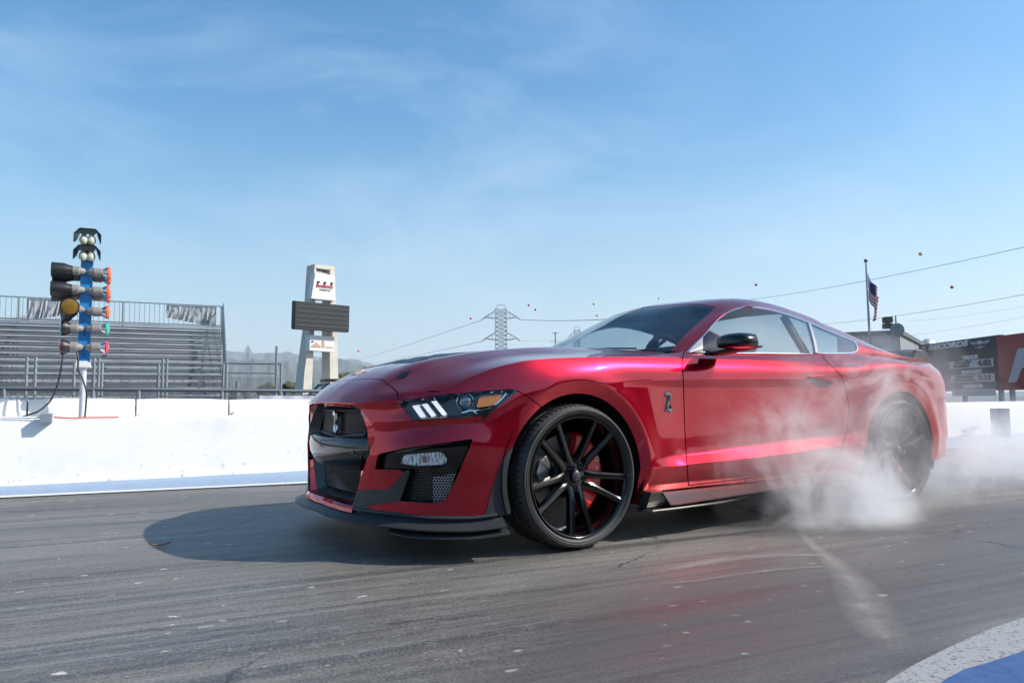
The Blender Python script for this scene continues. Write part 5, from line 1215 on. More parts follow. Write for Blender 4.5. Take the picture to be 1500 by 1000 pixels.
# ---- taller gate / fence right of the stand
OH = 11.5; zt2 = zat(360, 532, OH); zt3 = zat(360, 546, OH)
g2 = empty('tall_fence', tuple(onwall(370, OH))); tag(g2, 'tall open pipe fence between the grandstand and the pylon sign', 'fence')
b = MB(); b.tube([onwall(326, OH, zt2), onwall(411, OH, zt2)], .03, 6); b.tube([onwall(331, OH, zt3), onwall(403, OH, zt3)], .025, 6); child(b.build('rail', M['alu_dark'], smooth=True), g2)
for px, top in ((331, zt2), (347, zt2-.45), (404, zt2+.45), (411, zt2)):
    p = onwall(px, OH, 0); b = MB(); b.tube([p, p+[0, 0, top]], .035, 6); child(b.build('post', M['alu'], smooth=True), g2)
b = MB()
for k in range(34): p = onwall(331+k*2.3, OH, .4); b.bar(p, p+[0, 0, zt3-.5], .014, .014)
o = child(b.build('bars', M['alu_dark']), g2); o['kind'] = 'stuff'
b = MB(); p = onwall(403, OH+.1, 0)
for dx in (0, .14, .3): q = p+TD*dx; b.box((q[0]-.05, q[1]-.05, 0), (q[0]+.05, q[1]+.05, zt3-.42))
child(b.build('gate_post', M['col_grey']), g2)

# ================================================================== starting light tree
M['tree_blue'] = mat('tree_blue_paint', (.02, .22, .56), .35, 0, .4, var=(7, (.05, .30, .62), .5, .7))
M['conduit'] = mat('grey_conduit', (.27, .25, .23), .5)
M['black_pl'] = mat('black_plastic', (.018, .018, .02), .42, 0, .2)
M['bulbw'] = mat('cream_bulb', (.66, .66, .50), .25, 0, .6)
M['l_orange'] = mat('orange_lens', (.80, .13, .02), .2, 0, 1); M['l_amber'] = mat('dull_amber_lens', (.30, .15, .01), .25, 0, .8, bump=(120, .5, .01)); M['l_green'] = mat('green_lens', (.03, .42, .26), .2, 0, 1); M['l_red'] = mat('red_lens', (.68, .02, .05), .2, 0, 1)
M['pole_w'] = mat('worn_pole', (.62, .63, .68), .5, .1, var=(8, (.25, .27, .31), .5, .72))
OT = .36
pb_ = onwall(120.5, OT, Zl); sc_ = None
def tz(py): return zat(124, py, OT)
lt = empty('light_tree', tuple(pb_)); tag(lt, 'blue drag racing starting light tree with stacked lamps on a pole', 'light tree')
X_, Y_ = TD, -TN           # along the wall (towards picture right) and towards the camera
def tpt(a, f, z): p = pb_+X_*a+Y_*f; return np.array([p[0], p[1], z])
# metres per pixel at the tree
mpp = float(np.linalg.norm(onwall(121.5, OT)-onwall(120.5, OT)))
zpx = (tz(400)-tz(500))/100
b = MB(); b.tube([tpt(0, 0, Zl-.05), tpt(0, 0, tz(538))], .028, 14); child(b.build('pole', M['pole_w'], smooth=True), lt)
def tbox(mb, a0, a1, f0, f1, z0, z1): 
    V = [tpt(a, f, z) for z in (z0, z1) for a, f in ((a0, f0), (a1, f0), (a1, f1), (a0, f1))]; mb.add(V, [(3, 2, 1, 0), (4, 5, 6, 7), (0, 1, 5, 4), (1, 2, 6, 5), (2, 3, 7, 6), (3, 0, 4, 7)]); return mb
w9 = 9.2*mpp
b = tbox(MB(), -w9, w9, -.045, .045, tz(529), tz(350)); child(b.build('mast', M['tree_blue'], bevel=.004), lt)
b = tbox(MB(), -w9-.01, w9+.01, -.05, .05, tz(538), tz(529)); child(b.build('collar', M['white'], bevel=.004), lt)
# two hoods with twin bulbs
for yy, yb in ((338, 353), (362, 376.5)):
    z1 = tz(yy); hd = MB(); a = 11.5*mpp; 
    hd.add([tpt(x, f, z) for x, f, z in ((-a, -.05, z1), (a, -.05, z1), (a, .14, z1-.005), (-a, .14, z1-.005), (-a, -.05, z1-.012), (a, -.05, z1-.012), (a, .14, z1-.017), (-a, .14, z1-.017))], [(3, 2, 1, 0), (4, 5, 6, 7), (0, 1, 5, 4), (1, 2, 6, 5), (2, 3, 7, 6), (3, 0, 4, 7)])
    for s in (-1, 1):
        q = [(s*a, -.05, z1), (s*a, .14, z1-.005), (s*(a+7.5*mpp), .14, z1-8.5*zpx), (s*(a+7.5*mpp), .14, z1-22*zpx), (s*(a+5*mpp), -.05, z1-13*zpx)]
        hd.prism([tpt(*v) for v in q], tuple(X_*s*.008))
    hd.add([tpt(x, .14, z) for x, z in ((-a, z1), (a, z1), (a, z1-9*zpx), (-a, z1-9*zpx))], [(0, 1, 2, 3)])
    h_ = child(hd.build('hood', M['black_pl']), lt)
    for s in (-1, 1):
        bl = MB(); prof = [(.0, -.052), (.022, -.048), (.037, -.030), (.041, -.008), (.034, .018), (.022, .036), (.018, .06)]; c = tpt(s*5.6*mpp, .09, tz(yb)); bl.lathe(prof, 20, c=tuple(c)); child(bl.build('bulb', M['bulbw'], smooth=True), lt)
# lamp arms. px centre of the mast ~ 128-124 -> offsets in px from the mast
def lamp(py, side, kind, lens, dz=0, back=0., length=None):
    """horizontal lamp holder: conduit socket, reflector or long shade, coloured lens"""
    z = tz(py)+dz; s = side; mid = tpt(s*3*mpp, .07-back, z); m_ = lambda px, f=0, zz=0: tpt(s*px*mpp, .07-back+f, z+zz)
    root = empty('lamp', (0, 0, 0)); child(root, lt)
    def ch(o): return child(o, root)
    b = MB(); b.tube([m_(1), m_(3), m_(10), m_(11), m_(23)], [.014, .028, .038, .046, .046], 16); ch(b.build('socket', M['conduit'], smooth=True, sharp=40))
    if kind == 'long':
        b = MB(); b.tube([m_(20), m_(26), m_(33), m_(51)], [.046, .054, .070, .072], 20, caps=False); b.tube([m_(51), m_(33), m_(26)], [.069, .067, .05], 20, caps=False); ch(b.build('shade', M['black_pl'], smooth=True))
        b = MB(); b.tube([m_(34), m_(34.5)], [.066, .066], 20); ch(b.build('lens', lens, smooth=True))
    elif kind == 'cone':
        b = MB(); b.tube([m_(20), m_(24), m_(28), m_(33)], [.046, .060, .074, .078], 20, caps=False); ch(b.build('shade', M['black_pl'], smooth=True))
        b = MB(); b.tube([m_(32.5), m_(34), m_(35.5), m_(36.3)], [.077, .074, .05, .01], 20); ch(b.build('lens', lens, smooth=True))
    else:   # bare reflector lamp, chrome bowl with coloured face
        b = MB(); b.tube([m_(21), m_(24), m_(29), m_(32)], [.030, .038, .056, .066], 20, caps=False); ch(b.build('reflector', M['chrome'], smooth=True))
        b = MB(); b.tube([m_(31), m_(33), m_(36), m_(37.6)], [.067, .068, .056, .012], 20); ch(b.build('lens', lens, smooth=True))
sides = [(400, 'long', 'l_amber', 'l_orange'), (427, 'long', 'l_amber', 'l_orange'), (457, 'amber', 'l_amber', 'l_orange'), (482, 'cone', 'l_green', 'l_green'), (509, 'cone', 'l_red', 'l_red')]
for py, kl, cl_, cr_ in sides:
    if kl == 'long':
        lamp(py-1, -1, 'long', M[cl_]); lamp(py+4, -1, 'long', M[cl_], back=.14)
    elif kl == 'cone': lamp(py, -1, 'cone', M[cl_])
    else:
        # twisted lamps: one turned to the camera with an amber face, one black cone hanging
        root = empty('lamp', (0, 0, 0)); child(root, lt); z = tz(455)
        b = MB(); b.tube([tpt(-2*mpp, .07, z), tpt(-9*mpp, .09, z+.006), tpt(-15*mpp, .14, z+.012)], [.02, .038, .046], 14); child(b.build('socket', M['conduit'], smooth=True), root)
        b = MB(); c0_ = tpt(-18*mpp, .16, z+.010); c1_ = tpt(-21*mpp, .27, z+.004); b.tube([c0_, c0_*.6+c1_*.4, c1_], [.05, .074, .082], 20, caps=False); child(b.build('shade', M['black_pl'], smooth=True), root)
        b = MB(); d_ = (c1_-c0_)/np.linalg.norm(c1_-c0_); b.tube([c1_-d_*.012, c1_-d_*.004, c1_+d_*.004], [.076, .074, .05], 20); child(b.build('lens', M['l_amber'], smooth=True), root)
        root = empty('lamp', (0, 0, 0)); child(root, lt)
        b = MB(); b.tube([tpt(-14*mpp, -.02, z-.01), tpt(-22*mpp, 0, z-.03), tpt(-27*mpp, .01, z-.045), tpt(-34*mpp, .02, z-.055)], [.03, .05, .072, .080], 18); child(b.build('shade', M['black_pl'], smooth=True), root)
    lamp(py, 1, 'bare', M[cr_])
    if kl == 'long': lamp(py+4.5, 1, 'bare', M[cr_], back=.12)
# bolts
b = MB()
for py in (490, 520): c = tpt(0, .046, tz(py)); b.box(tuple(c-.006), tuple(c+.006))
child(b.build('bolt', M['black_pl']), lt)
# cables
def cable(name, pts, r, m, lab, cat='cable', grp=None):
    b = MB(); b.tube(crom(np.array(pts), 50), r, 6); tag(b.build(name, m, smooth=True), lab, cat, grp)
zz = lambda px, py, o=OT: onwall(px, o, zat(px, py, o))
cable('power_cable', [zz(109, 512, .30), zz(112, 525, .28), zz(113, 540, .28), zz(121, 558, .28), zz(126, 575, .28), zz(126, 592, .3), onwall(125, .25, Zl+.01)], .009, M['black_pl'], 'black cable hanging down beside the light tree pole')
cable('power_cable', [zz(90, 515, .30), zz(88, 535, .28), zz(84, 560, .28), zz(76, 583, .25), zz(65, 596, .2), zz(55, 603, .15), zz(45, 606.5, .15), onwall(30, .15, Zl+.02)], .009, M['black_pl'], 'black cable sagging left from the red lamp to the wall ledge')
cable('orange_cable', [onwall(80, .10, Zl+.02), onwall(100, .06, Zl+.012), onwall(125, .06, Zl+.012), onwall(150, .05, Zl+.012), onwall(175, .07, Zl+.012)], .007, mat('orange_cable_sheath', (.75, .10, .04), .5), 'thin orange extension cord lying along the wall ledge')
cable('white_conduit', [onwall(-60, .08, Zl+.02), onwall(20, .06, Zl+.022), onwall(61, .04, Zl+.02)], .012, M['white'], 'white conduit pipe along the wall ledge at the left edge')
jb = MB(); p = onwall(69, .0, 0); 
for (a0, a1, f0, f1, z0, z1) in ((-.045, .045, -.05, .05, Zl-.03, Zl+.055),):
    V = [p+X_*a+Y_*f+np.array([0, 0, z]) for z in (z0, z1) for a, f in ((a0, f0), (a1, f0), (a1, f1), (a0, f1))]; jb.add(V, [(3, 2, 1, 0), (4, 5, 6, 7), (0, 1, 5, 4), (1, 2, 6, 5), (2, 3, 7, 6), (3, 0, 4, 7)])
tag(jb.build('junction_box', mat('box_grey', (.22, .25, .28), .5), bevel=.005), 'small grey electrical junction box on the edge of the wall ledge', 'junction box')

# ================================================================== pylon sign
M['stucco'] = mat('cream_stucco', (.60, .56, .49), .85, bump=(30, .3, .02), var=(2, (.52, .48, .42), .45, .7))
M['signw'] = mat('sign_white', (.68, .68, .70), .5); M['led'] = mat('led_panel', (.018, .020, .024), .7, bump=(300, .4, .01)); M['led_line'] = mat('panel_seam', (.10, .11, .12), .6); M['signred'] = mat('sign_red', (.50, .02, .03), .5); M['signblk'] = mat('sign_black', (.03, .03, .03), .6); M['signtan'] = mat('sign_tan', (.50, .32, .24), .6)
SD = 42.0
SN = np.array([.22, -.975, 0]); SP0 = at(470, 588, depth=SD)
def sp(px, py, f=0):
    d = ray(px, py); q = SP0-SN*f; return CAM+d*float((q-CAM)@SN/(d@SN))
so_ = at(470, 588, depth=SD); sgn = empty('pylon_sign', (so_[0], so_[1], 0)); tag(sgn, 'tall cream A-shaped pylon sign with dark message board above the trees', 'sign')
def quadbox(pts, dep, m, name, par, f0=0, bevel=0):
    b = MB(); P_ = [sp(x, y, f0) for x, y in pts]; b.prism(P_, tuple(-SN*dep)); return child(b.build(name, m, bevel=bevel), par)
CFh = np.array([CF[0], CF[1], 0]); CFh /= np.linalg.norm(CFh)
# left leg, right leg (2.1 m deep box columns), seen slightly from the left
quadbox([(442, 600), (455.5, 600), (459, 520), (463, 410), (463, 386), (461, 387.5), (455, 480), (446, 545)], .9, M['stucco'], 'leg', sgn)
quadbox([(484, 600), (497, 600), (494, 500), (490, 390), (484, 389), (483, 500)], .9, M['stucco'], 'leg', sgn)
quadbox([(461, 387), (490.5, 390), (490.5, 396), (463, 392)], .9, M['stucco'], 'cross_beam', sgn, f0=-.01)
quadbox([(463, 398), (461, 400), (461, 402), (490.5, 404), (490.5, 401)], .9, M['stucco'], 'cross_beam', sgn, f0=.2)
quadbox([(462, 399.5), (490.5, 403.5), (491.5, 440.5), (456, 437)], .5, M['signw'], 'name_panel', sgn, f0=-.35)
bd = quadbox([(433, 440.5), (512, 448), (511, 486.5), (431.5, 481.5)], .30, M['led'], 'message_board', sgn, f0=-.9)
for i, t in enumerate((.17, .35, .52, .69, .85)):
    b = MB(); a_ = sp(435, 440.8+t*41, -.92); c_ = sp(511.5, 448+t*38.5, -.92); b.bar(a_, c_, .025, .03); child(b.build('seam', M['led_line']), bd).parent = bd
    
quadbox([(431, 440), (433, 440.5), (431.5, 481.5), (429.8, 480.5)], .25, M['signblk'], 'board_edge', sgn, f0=-.85)
quadbox([(454, 490.5), (490, 493.5), (489, 515.5), (453.5, 513)], .5, M['signw'], 'lower_panel', sgn, f0=-.4)
# lettering of the name panel: dark figures over a red word, small line under
Mx_t = lambda px, py, f: frame(tuple(Vector(sp(px, py, f))-Vector(sgn.location)), tuple(sp(491, py+3.6, f)-sp(456, py, f)), (0, 0, 1))
text('lettering', 'IRWINDALE', .215, M['signred'], sgn, Mx_t(475.3, 419.8, -.37), .01, bold=.008, spacing=.92, shear=.15)
text('lettering', 'SPEEDWAY', .12, M['signblk'], sgn, Mx_t(476.5, 425.0, -.37), .01, spacing=1.25)
for dx, dy in ((465.5, 414.8), (475, 416), (485, 417)):
    b = MB(); c = sp(dx, dy, -.37); r_ = CR*.16; uu = np.array([0, 0, .12]); b.prism([c-r_+uu, c+r_+uu, c+r_*.4, c-uu*.9, c-r_*.4], tuple(CFh*-.02)); child(b.build('emblem', M['signblk']), sgn)
# lower panel: small drawn skyline of roofs and a tower
for pts, mm_ in (([(456, 507), (463, 501), (470, 507), (470, 508.5), (456, 508)], 'signtan'), ([(472, 508.5), (472.3, 499), (473.8, 496), (475.2, 499), (475.8, 508.5)], 'signtan'), ([(456.5, 499), (459.5, 499), (459.5, 501), (456.5, 501)], 'signblk'), ([(478, 507.5), (488, 508.5), (488, 509.5), (478, 509)], 'signtan')):
    b = MB(); b.prism([sp(x, y, -.42) for x, y in pts], tuple(CFh*-.01)); child(b.build('drawing', M[mm_]), sgn)

# ================================================================== trees behind the wall
M['leaf'] = mat('tree_leaves', (.12, .15, .045), .6, var=(1.2, (.05, .075, .025), .4, .65)); M['leaf2'] = mat('tree_leaves_olive', (.19, .19, .07), .6, var=(1.2, (.07, .085, .03), .4, .65)); M['bark'] = mat('bark', (.10, .075, .055), .9)
def tree(px, pyt, depth, wpx, seed, lab, m='leaf'):
    rr = random.Random(seed); base = at(px, 590, depth=depth); base[2] = 0; top = float(at(px, pyt, depth=depth)[2]); w = wpx*depth/FPX/2
    root = empty('tree', tuple(base)); tag(root, lab, 'tree', 'trees beyond the strip wall')
    b = MB(); b.tube([base, base+[.1, 0, top*.5], base+[-.1, .1, top*.8]], [.22*top/6, .14*top/6, .05], 8)
    for k in range(5): a = rr.uniform(0, 6.28); b.tube([base+[0, 0, top*rr.uniform(.35, .6)], base+[cos(a)*w*.6, sin(a)*w*.6, top*rr.uniform(.6, .85)]], [.07, .02], 5)
    child(b.build('trunk', M['bark'], smooth=True), root)
    V = []; F = []; cl = []
    for k in range(26):
        a = rr.uniform(0, 6.28); r_ = w*sqrt(rr.uniform(0, 1))*.85; z = top*rr.uniform(.22, .93); cl.append((cos(a)*r_*(1.15-z/top*.6), sin(a)*r_*(1.15-z/top*.6), z, w*rr.uniform(.18, .38)))
    for cx_, cy_, cz_, cr_ in cl:
        for q in range(150):
            d = Vector((rr.gauss(0, 1), rr.gauss(0, 1), rr.gauss(0, 1))).normalized()*cr_*rr.uniform(.35, 1.1)**.6; c = Vector((cx_, cy_, cz_))+Vector((d.x, d.y, d.z*.75)); s = rr.uniform(.09, .19)*top/4
            u_ = Vector((rr.gauss(0, 1), rr.gauss(0, 1), rr.gauss(0, 1))).normalized(); v_ = u_.orthogonal().normalized(); n = len(V); cc = np.array(c)+base
            V += [tuple(cc+np.array(u_)*s), tuple(cc+np.array(v_)*s*.6), tuple(cc-np.array(u_)*s), tuple(cc-np.array(v_)*s*.6)]; F.append((n, n+1, n+2, n+3))
    o = mesh_obj('crown', V, F, M[m]); child(o, root)
tree(392, 561, 60, 42, 1, 'small dark green tree between the tall fence and the pylon sign, left of three')
tree(420, 559, 62, 40, 2, 'round olive tree just left of the pylon sign leg', 'leaf2')
tree(438, 560, 64, 34, 3, 'small round tree touching the pylon sign left leg', 'leaf')
tree(509, 546, 66, 60, 4, 'bushy olive tree right of the pylon sign, behind the dark truck', 'leaf2')
tree(538, 539, 72, 66, 5, 'tallest bushy tree, rising behind the nose of the red car', 'leaf2')
tree(560, 548, 70, 40, 6, 'tree mostly hidden behind the hood of the red car', 'leaf')
tree(340, 569, 58, 14, 7, 'tiny shrub-like tree seen through the tall fence, nearest the grandstand', 'leaf')
tree(359, 569, 58, 12, 8, 'tiny olive tree in the middle of the tall fence bars', 'leaf2')

# ================================================================== dark truck behind the wall
M['truck'] = mat('dark_truck_paint', (.02, .025, .03), .3, 0, .8); M['truck_glass'] = glass('truck_glass', (.35, .45, .52), .9)
tkp = at(495, 590, depth=35.0); tk = empty('parked_truck', (tkp[0], tkp[1], 0), atan2(TD[1], TD[0])); tag(tk, 'dark off-road vehicle with roof rack parked behind the wall under the pylon sign', 'truck')
ztk = float(at(490, 560, depth=35.0)[2])
def tkb(name, m, **k):
    return k
b = MB(); prof = [(-2.2, .5), (-2.2, 1.05), (-1.25, 1.12), (-.75, ztk-.06), (1.55, ztk-.06), (1.75, 1.15), (2.1, 1.1), (2.15, .5)]
for z in (0,): b.prism([(x, -.85, z_) for x, z_ in prof[:3]+[(1.75, 1.14)]+prof[6:]], (0, 1.7, 0))
b.build('body', M['truck'], tk, bevel=.03)
b = MB(); b.prism([(-1.2, -.78, 1.10), (-.72, -.70, ztk-.08), (1.52, -.70, ztk-.08), (1.72, -.78, 1.10)], (0, 1.5, 0)); b.build('cabin_glass', M['truck_glass'], tk)
b = MB(); b.box((-.80, -.74, ztk-.10), (1.58, .74, ztk-.05))
for x0, x1 in ((-1.22, -.76), (.05, .05), (.9, .9), (1.72, 1.54)):
    for sg in (-1, 1): b.bar((x0, sg*.78, 1.10), (x1, sg*.71, ztk-.08), .10, .06)
b.build('roof', M['truck'], tk)
b = MB()
for sg in (-1, 1): b.tube([(-.7, sg*.66, ztk+.06), (1.4, sg*.66, ztk+.06)], .02, 6)
for k in range(7): b.tube([(-.6+k*.32, -.66, ztk+.05), (-.6+k*.32, .66, ztk+.05)], .014, 6)
for k in (-.6, .4, 1.3):
    for sg in (-1, 1): b.bar((k, sg*.66, ztk-.05), (k, sg*.66, ztk+.06), .03, .03)
b.box((-.75, -.5, ztk+.06), (.1, .5, ztk+.16)); b.build('roof_rack', M['black_pl'], tk)
for x in (-1.45, 1.35):
    for sg in (-1, 1):
        b = MB(); b.lathe([(0, -.12), (.25, -.13), (.37, -.10), (.40, 0), (.37, .10), (.25, .13), (0, .12)], 28, axis='y', c=(x, sg*.80, .40)); b.build('wheel', M['rubber'], tk, smooth=True)
# ================================================================== pylons and wires
M['lattice'] = mat('lattice_steel', (.30, .33, .36), .6, .2)
def pylon(px, pyt, depth, hpx, lab, ws=1., arms=((.14, .40, .12), (.36, .40, .12), (.585, .42, .12)), w0=.55, r=.10):
    """hpx: height in pixels from the top to the ground line (587)"""
    base = at(px, 587, depth=depth); base[2] = 0; top = at(px, pyt, depth=depth); Hh = float(top[2]); root = empty('transmission_tower', tuple(base)); tag(root, lab, 'power pylon', 'lattice power pylons')
    ax = CR*1.0; ax[2] = 0; ax /= np.linalg.norm(ax); ay = np.array([-ax[1], ax[0], 0]); W = Hh*.115*ws
    def wid(t): return W*(.5+.0*t) if t > .35 else W*(.5+ (1-t/.35)*1.4)
    def P3(a, f, z): return base+ax*a+ay*f+np.array([0, 0, z])
    b = MB(); lev = [0, .12, .22, .30, .37]+[.37+.045*i for i in range(1, 14)]; lev = [l for l in lev if l <= .935]+[.95]
    for k in range(len(lev)-1):
        t0_, t1_ = lev[k], lev[k+1]; a0, a1 = wid(t0_), wid(t1_)
        for sx_ in (-1, 1):
            for sy_ in (-1, 1): b.bar(P3(sx_*a0, sy_*a0, t0_*Hh), P3(sx_*a1, sy_*a1, t1_*Hh), r*1.3, r*1.3)
            b.bar(P3(sx_*a0, -a0, t0_*Hh), P3(-sx_*a1, -a1, t1_*Hh), r*.7, r*.7); b.bar(P3(sx_*a0, a0, t0_*Hh), P3(-sx_*a1, a1, t1_*Hh), r*.7, r*.7)
        b.bar(P3(-a1, -a1, t1_*Hh), P3(a1, -a1, t1_*Hh), r*.7, r*.7); b.bar(P3(-a1, a1, t1_*Hh), P3(a1, a1, t1_*Hh), r*.7, r*.7)
    b.bar(P3(-W*.5, 0, Hh*.95), P3(-W*.3, 0, Hh), r, r); b.bar(P3(W*.5, 0, Hh*.95), P3(W*.3, 0, Hh), r, r); b.bar(P3(-W*.3, 0, Hh), P3(W*.3, 0, Hh*.995), r, r)
    child(b.build('mast', M['lattice']), root); tips = []
    for (fz, ext, dr) in arms:
        for s in (-1, 1):
            z = Hh*(1-fz); b = MB(); tip = P3(s*(W*.5+ext*W*2.9), 0, z-.012*Hh)
            for f in (-1, 1): b.bar(P3(s*W*.5, f*W*.5, z), P3(s*(W*.5+W*.95), f*W*.1, z+.012*Hh), r*1.2, r*1.2); b.bar(P3(s*W*.5, f*W*.5, z+.075*Hh), P3(s*(W*.5+W*.95), f*W*.1, z+.014*Hh), r, r)
            b.bar(P3(s*(W*.5+W*.3), 0, z+.004*Hh), P3(s*(W*.5+W*.3), 0, z+.055*Hh), r*.7, r*.7); b.bar(P3(s*(W*.5+W*.6), 0, z+.008*Hh), P3(s*(W*.5+W*.6), 0, z+.035*Hh), r*.7, r*.7)
            b.bar(P3(s*(W*.5+W*.95), 0, z+.012*Hh), tip, r*1.9, r*1.9); child(b.build('arm', M['lattice']), root); tips.append(tip)
    return tips
M['lattice'] = mat('lattice_steel', (.30, .33, .36), .6, .2)
tips1 = pylon(735, 445, 330, 140, 'largest lattice power pylon, standing above the hood of the red car', r=.23)
tips2 = pylon(847, 477, 800, 100, 'distant lattice power pylon peeking over the base of the windshield', r=.4, ws=.62)
tips3 = pylon(362, 502, 900, 80, 'faint far lattice power pylon against the mountains above the tall fence', r=.25, ws=.30)
# plain pole near the windshield
pp = at(815, 587, depth=300); pp[2] = 0; zt = float(at(815, 485, depth=300)[2]); b = MB(); b.tube([pp, pp+[0, 0, zt]], .28, 6); b.bar(pp+[0, 0, zt-.6]-CR*1.5*[1, 1, 0], pp+[0, 0, zt-.6]+CR*1.5*[1, 1, 0], .25, .25); b.bar(pp+[0, 0, zt-4]-CR*2.2*[1, 1, 0], pp+[0, 0, zt-4]+CR*2.2*[1, 1, 0], .2, .2)
tag(b.build('utility_pole', M['lattice']), 'slim distant utility pole with a cross arm left of the windshield', 'utility pole')
M['wire'] = mat('power_wire', (.30, .33, .36), .6, .3)
def wire(a, c, sag, r, lab, n=24):
    a, c = np.array(a), np.array(c); b = MB(); b.tube([a*(1-t)+c*t-np.array([0, 0, sag*4*t*(1-t)]) for t in np.linspace(0, 1, n)], r, 5, caps=False); tag(b.build('power_line', M['wire'], smooth=True), lab, 'power line', 'power lines in the sky')
# six lines running left from the big pylon, lower ends towards the horizon at left
ends = [(520, 528), (528, 527), (545, 526)]
for i, s in enumerate((0, 2, 4)):
    wire(tips1[s], at((505, 525, 560)[i], (532, 535, 540)[i], depth=1500), 1.5, .13, 'thin power line leaving the %s left arm of the largest pylon' % ('top', 'middle', 'lowest')[i])
# lines to the right: a nearly level one that runs over the car to the flag, and the rising ones
wire(tips1[1], at(1000, 459.5, depth=160), 1., .11, 'level power line from the largest pylon right arm to the car roof')
wire(tips1[3], at(845, 493, depth=700), 1., .12, 'faint power line from the middle right arm of the largest pylon')
wire(at(1080, 441, depth=110), at(1560, 348, depth=55), .5, .024, 'highest power line, crossing the sky behind the flagpole')
wire(at(1190, 476, depth=110), at(1560, 420, depth=60), .4, .022, 'power line passing just above the loudspeakers')
wire(at(1330, 470, depth=110), at(1560, 438, depth=70), .3, .012, 'faint power line above the record board, upper one')
wire(at(1290, 496, depth=110), at(1560, 452, depth=70), .3, .012, 'faint power line above the record board, lower one')
# marker balls on the wires
M['ball_r'] = mat('marker_red', (.55, .03, .05), .5); M['ball_y'] = mat('marker_yellow', (.75, .48, .08), .5)
for px, py, dpt, c, rpx, lab in ((1348.5, 372, 75, 'ball_y', 2.8, 'yellow aerial marker ball, highest of all, right of the flag'), (1394.5, 420.5, 70, 'ball_r', 2.4, 'red aerial marker ball above the record board'), (1107.5, 417, 100, 'ball_r', 2.0, 'red aerial marker ball above the car roof'), (965, 437, 120, 'ball_y', 1.4, 'tiny pale aerial marker ball above the windshield top'), (870, 445, 150, 'ball_y', 1.8, 'yellow aerial marker ball, upper of the pair over the windshield'), (874.5, 462, 150, 'ball_y', 1.8, 'yellow aerial marker ball, lower of the pair over the windshield'), (774.5, 447, 200, 'ball_r', 1.7, 'red aerial marker ball, higher of the pair right of the big pylon'), (784, 453.5, 200, 'ball_r', 1.7, 'red aerial marker ball, lower of the pair right of the big pylon'), (689.5, 466.5, 250, 'ball_r', 1.6, 'red aerial marker ball left of the big pylon'), (525, 514, 300, 'ball_r', 1.5, 'red aerial marker ball above the hills right of the sign'), (442, 522.5, 300, 'ball_r', 1.2, 'faint red aerial marker ball left of the sign leg'), (577, 504.5, 300, 'lattice', 1.0, 'tiny dark aerial marker ball over the car nose'), (618.5, 489, 300, 'lattice', .8, 'tiniest dark aerial marker ball left of the big pylon')):
    c_ = at(px, py, depth=dpt); r_ = rpx*dpt/FPX; b = MB(); b.lathe([(r_*sin(t), -r_*cos(t)) for t in np.linspace(0, pi, 9)], 12, c=tuple(c_)); b.lathe([(r_*1.02, -.06*r_), (r_*1.06, 0), (r_*1.02, .06*r_)], 12, c=tuple(c_)); tag(b.build('marker_ball', M[c], smooth=True), lab, 'marker ball', 'aerial marker balls on the power lines')

# ================================================================== right side: building, flag, speakers, boards
M['siding'] = mat('corrugated_siding', (.36, .38, .39), .55, .3, var=(1.5, (.26, .28, .29), .45, .7, (6, 6, .3))); M['trimdk'] = mat('roof_trim', (.10, .11, .12), .6); M['sidelit'] = M['siding']
BD = 30.0
def bp_(px, py, depth): return at(px, py, depth=depth)
bl = bp_(1318, 560, 26); bg = empty('timing_building', (bl[0], bl[1], 0)); tag(bg, 'grey corrugated metal building with flat roof behind the rear of the red car', 'building')
A3 = bp_(1225, 492, 31); B3 = bp_(1318, 489, 26); C3 = bp_(1356, 507, 33.5)
def wallp(P0, P1, ztop0, ztop1, z0, m, name, th=.12):
    b = MB(); n = int(np.linalg.norm((P1-P0)[:2])/.09); G = []; d = (P1-P0)/n; nn = np.array([-(P1-P0)[1], (P1-P0)[0], 0]); nn /= np.linalg.norm(nn)
    for i in range(n+1):
        p = P0+d*i; zt_ = ztop0+(ztop1-ztop0)*i/n; o_ = nn*(.02 if i % 4 in (0, 1) else 0); G.append([(p[0]+o_[0], p[1]+o_[1], z0), (p[0]+o_[0], p[1]+o_[1], zt_)])
    b.grid(np.array(G)); return child(b.build(name, m), bg)
wallp(A3, B3, A3[2], B3[2], 0, M['siding'], 'wall'); wallp(B3, C3, B3[2], B3[2], 0, M['siding'], 'wall')
b = MB(); b.bar(A3+[0, 0, .06], B3+[0, 0, .06], .16, .16); b.bar(B3+[0, 0, .06], np.array([C3[0], C3[1], B3[2]+.06]), .16, .16); child(b.build('roof_edge', M['trimdk']), bg)
D3 = A3+(C3-B3); b = MB(); b.add([tuple(A3), tuple(B3), (C3[0], C3[1], B3[2]), (D3[0], D3[1], A3[2])], [(0, 1, 2, 3)]); child(b.build('roof', M['trimdk']), bg)
b = MB(); zl = B3[2]-.85; b.bar(np.array([A3[0], A3[1], zl])-CFh*.2, np.array([B3[0], B3[1], zl])-CFh*.2, .5, .10); child(b.build('awning', mat('tan_awning', (.42, .34, .26), .7)), bg)
# flag pole
fp = bp_(1278.5, 587, 27.5); fp[2] = 0; ftop = float(bp_(1270.8, 382, 27.5)[2]); fl = empty('flagpole', tuple(fp)); tag(fl, 'slim steel flagpole rising behind the rear window of the red car', 'flagpole')
lean = np.array([0, 0, 1.]); b = MB(); b.tube([fp, fp+[0, 0, ftop*.5], fp+[0, 0, ftop]], [.055, .045, .03], 10); child(b.build('pole', mat('pole_steel', (.30, .31, .34), .4, .6), smooth=True), fl)
b = MB(); b.lathe([(.07*sin(t), -.07*cos(t)) for t in np.linspace(0, pi, 9)], 12, c=tuple(fp+[0, 0, ftop+.08])); child(b.build('finial', M['trimdk'], smooth=True), fl)
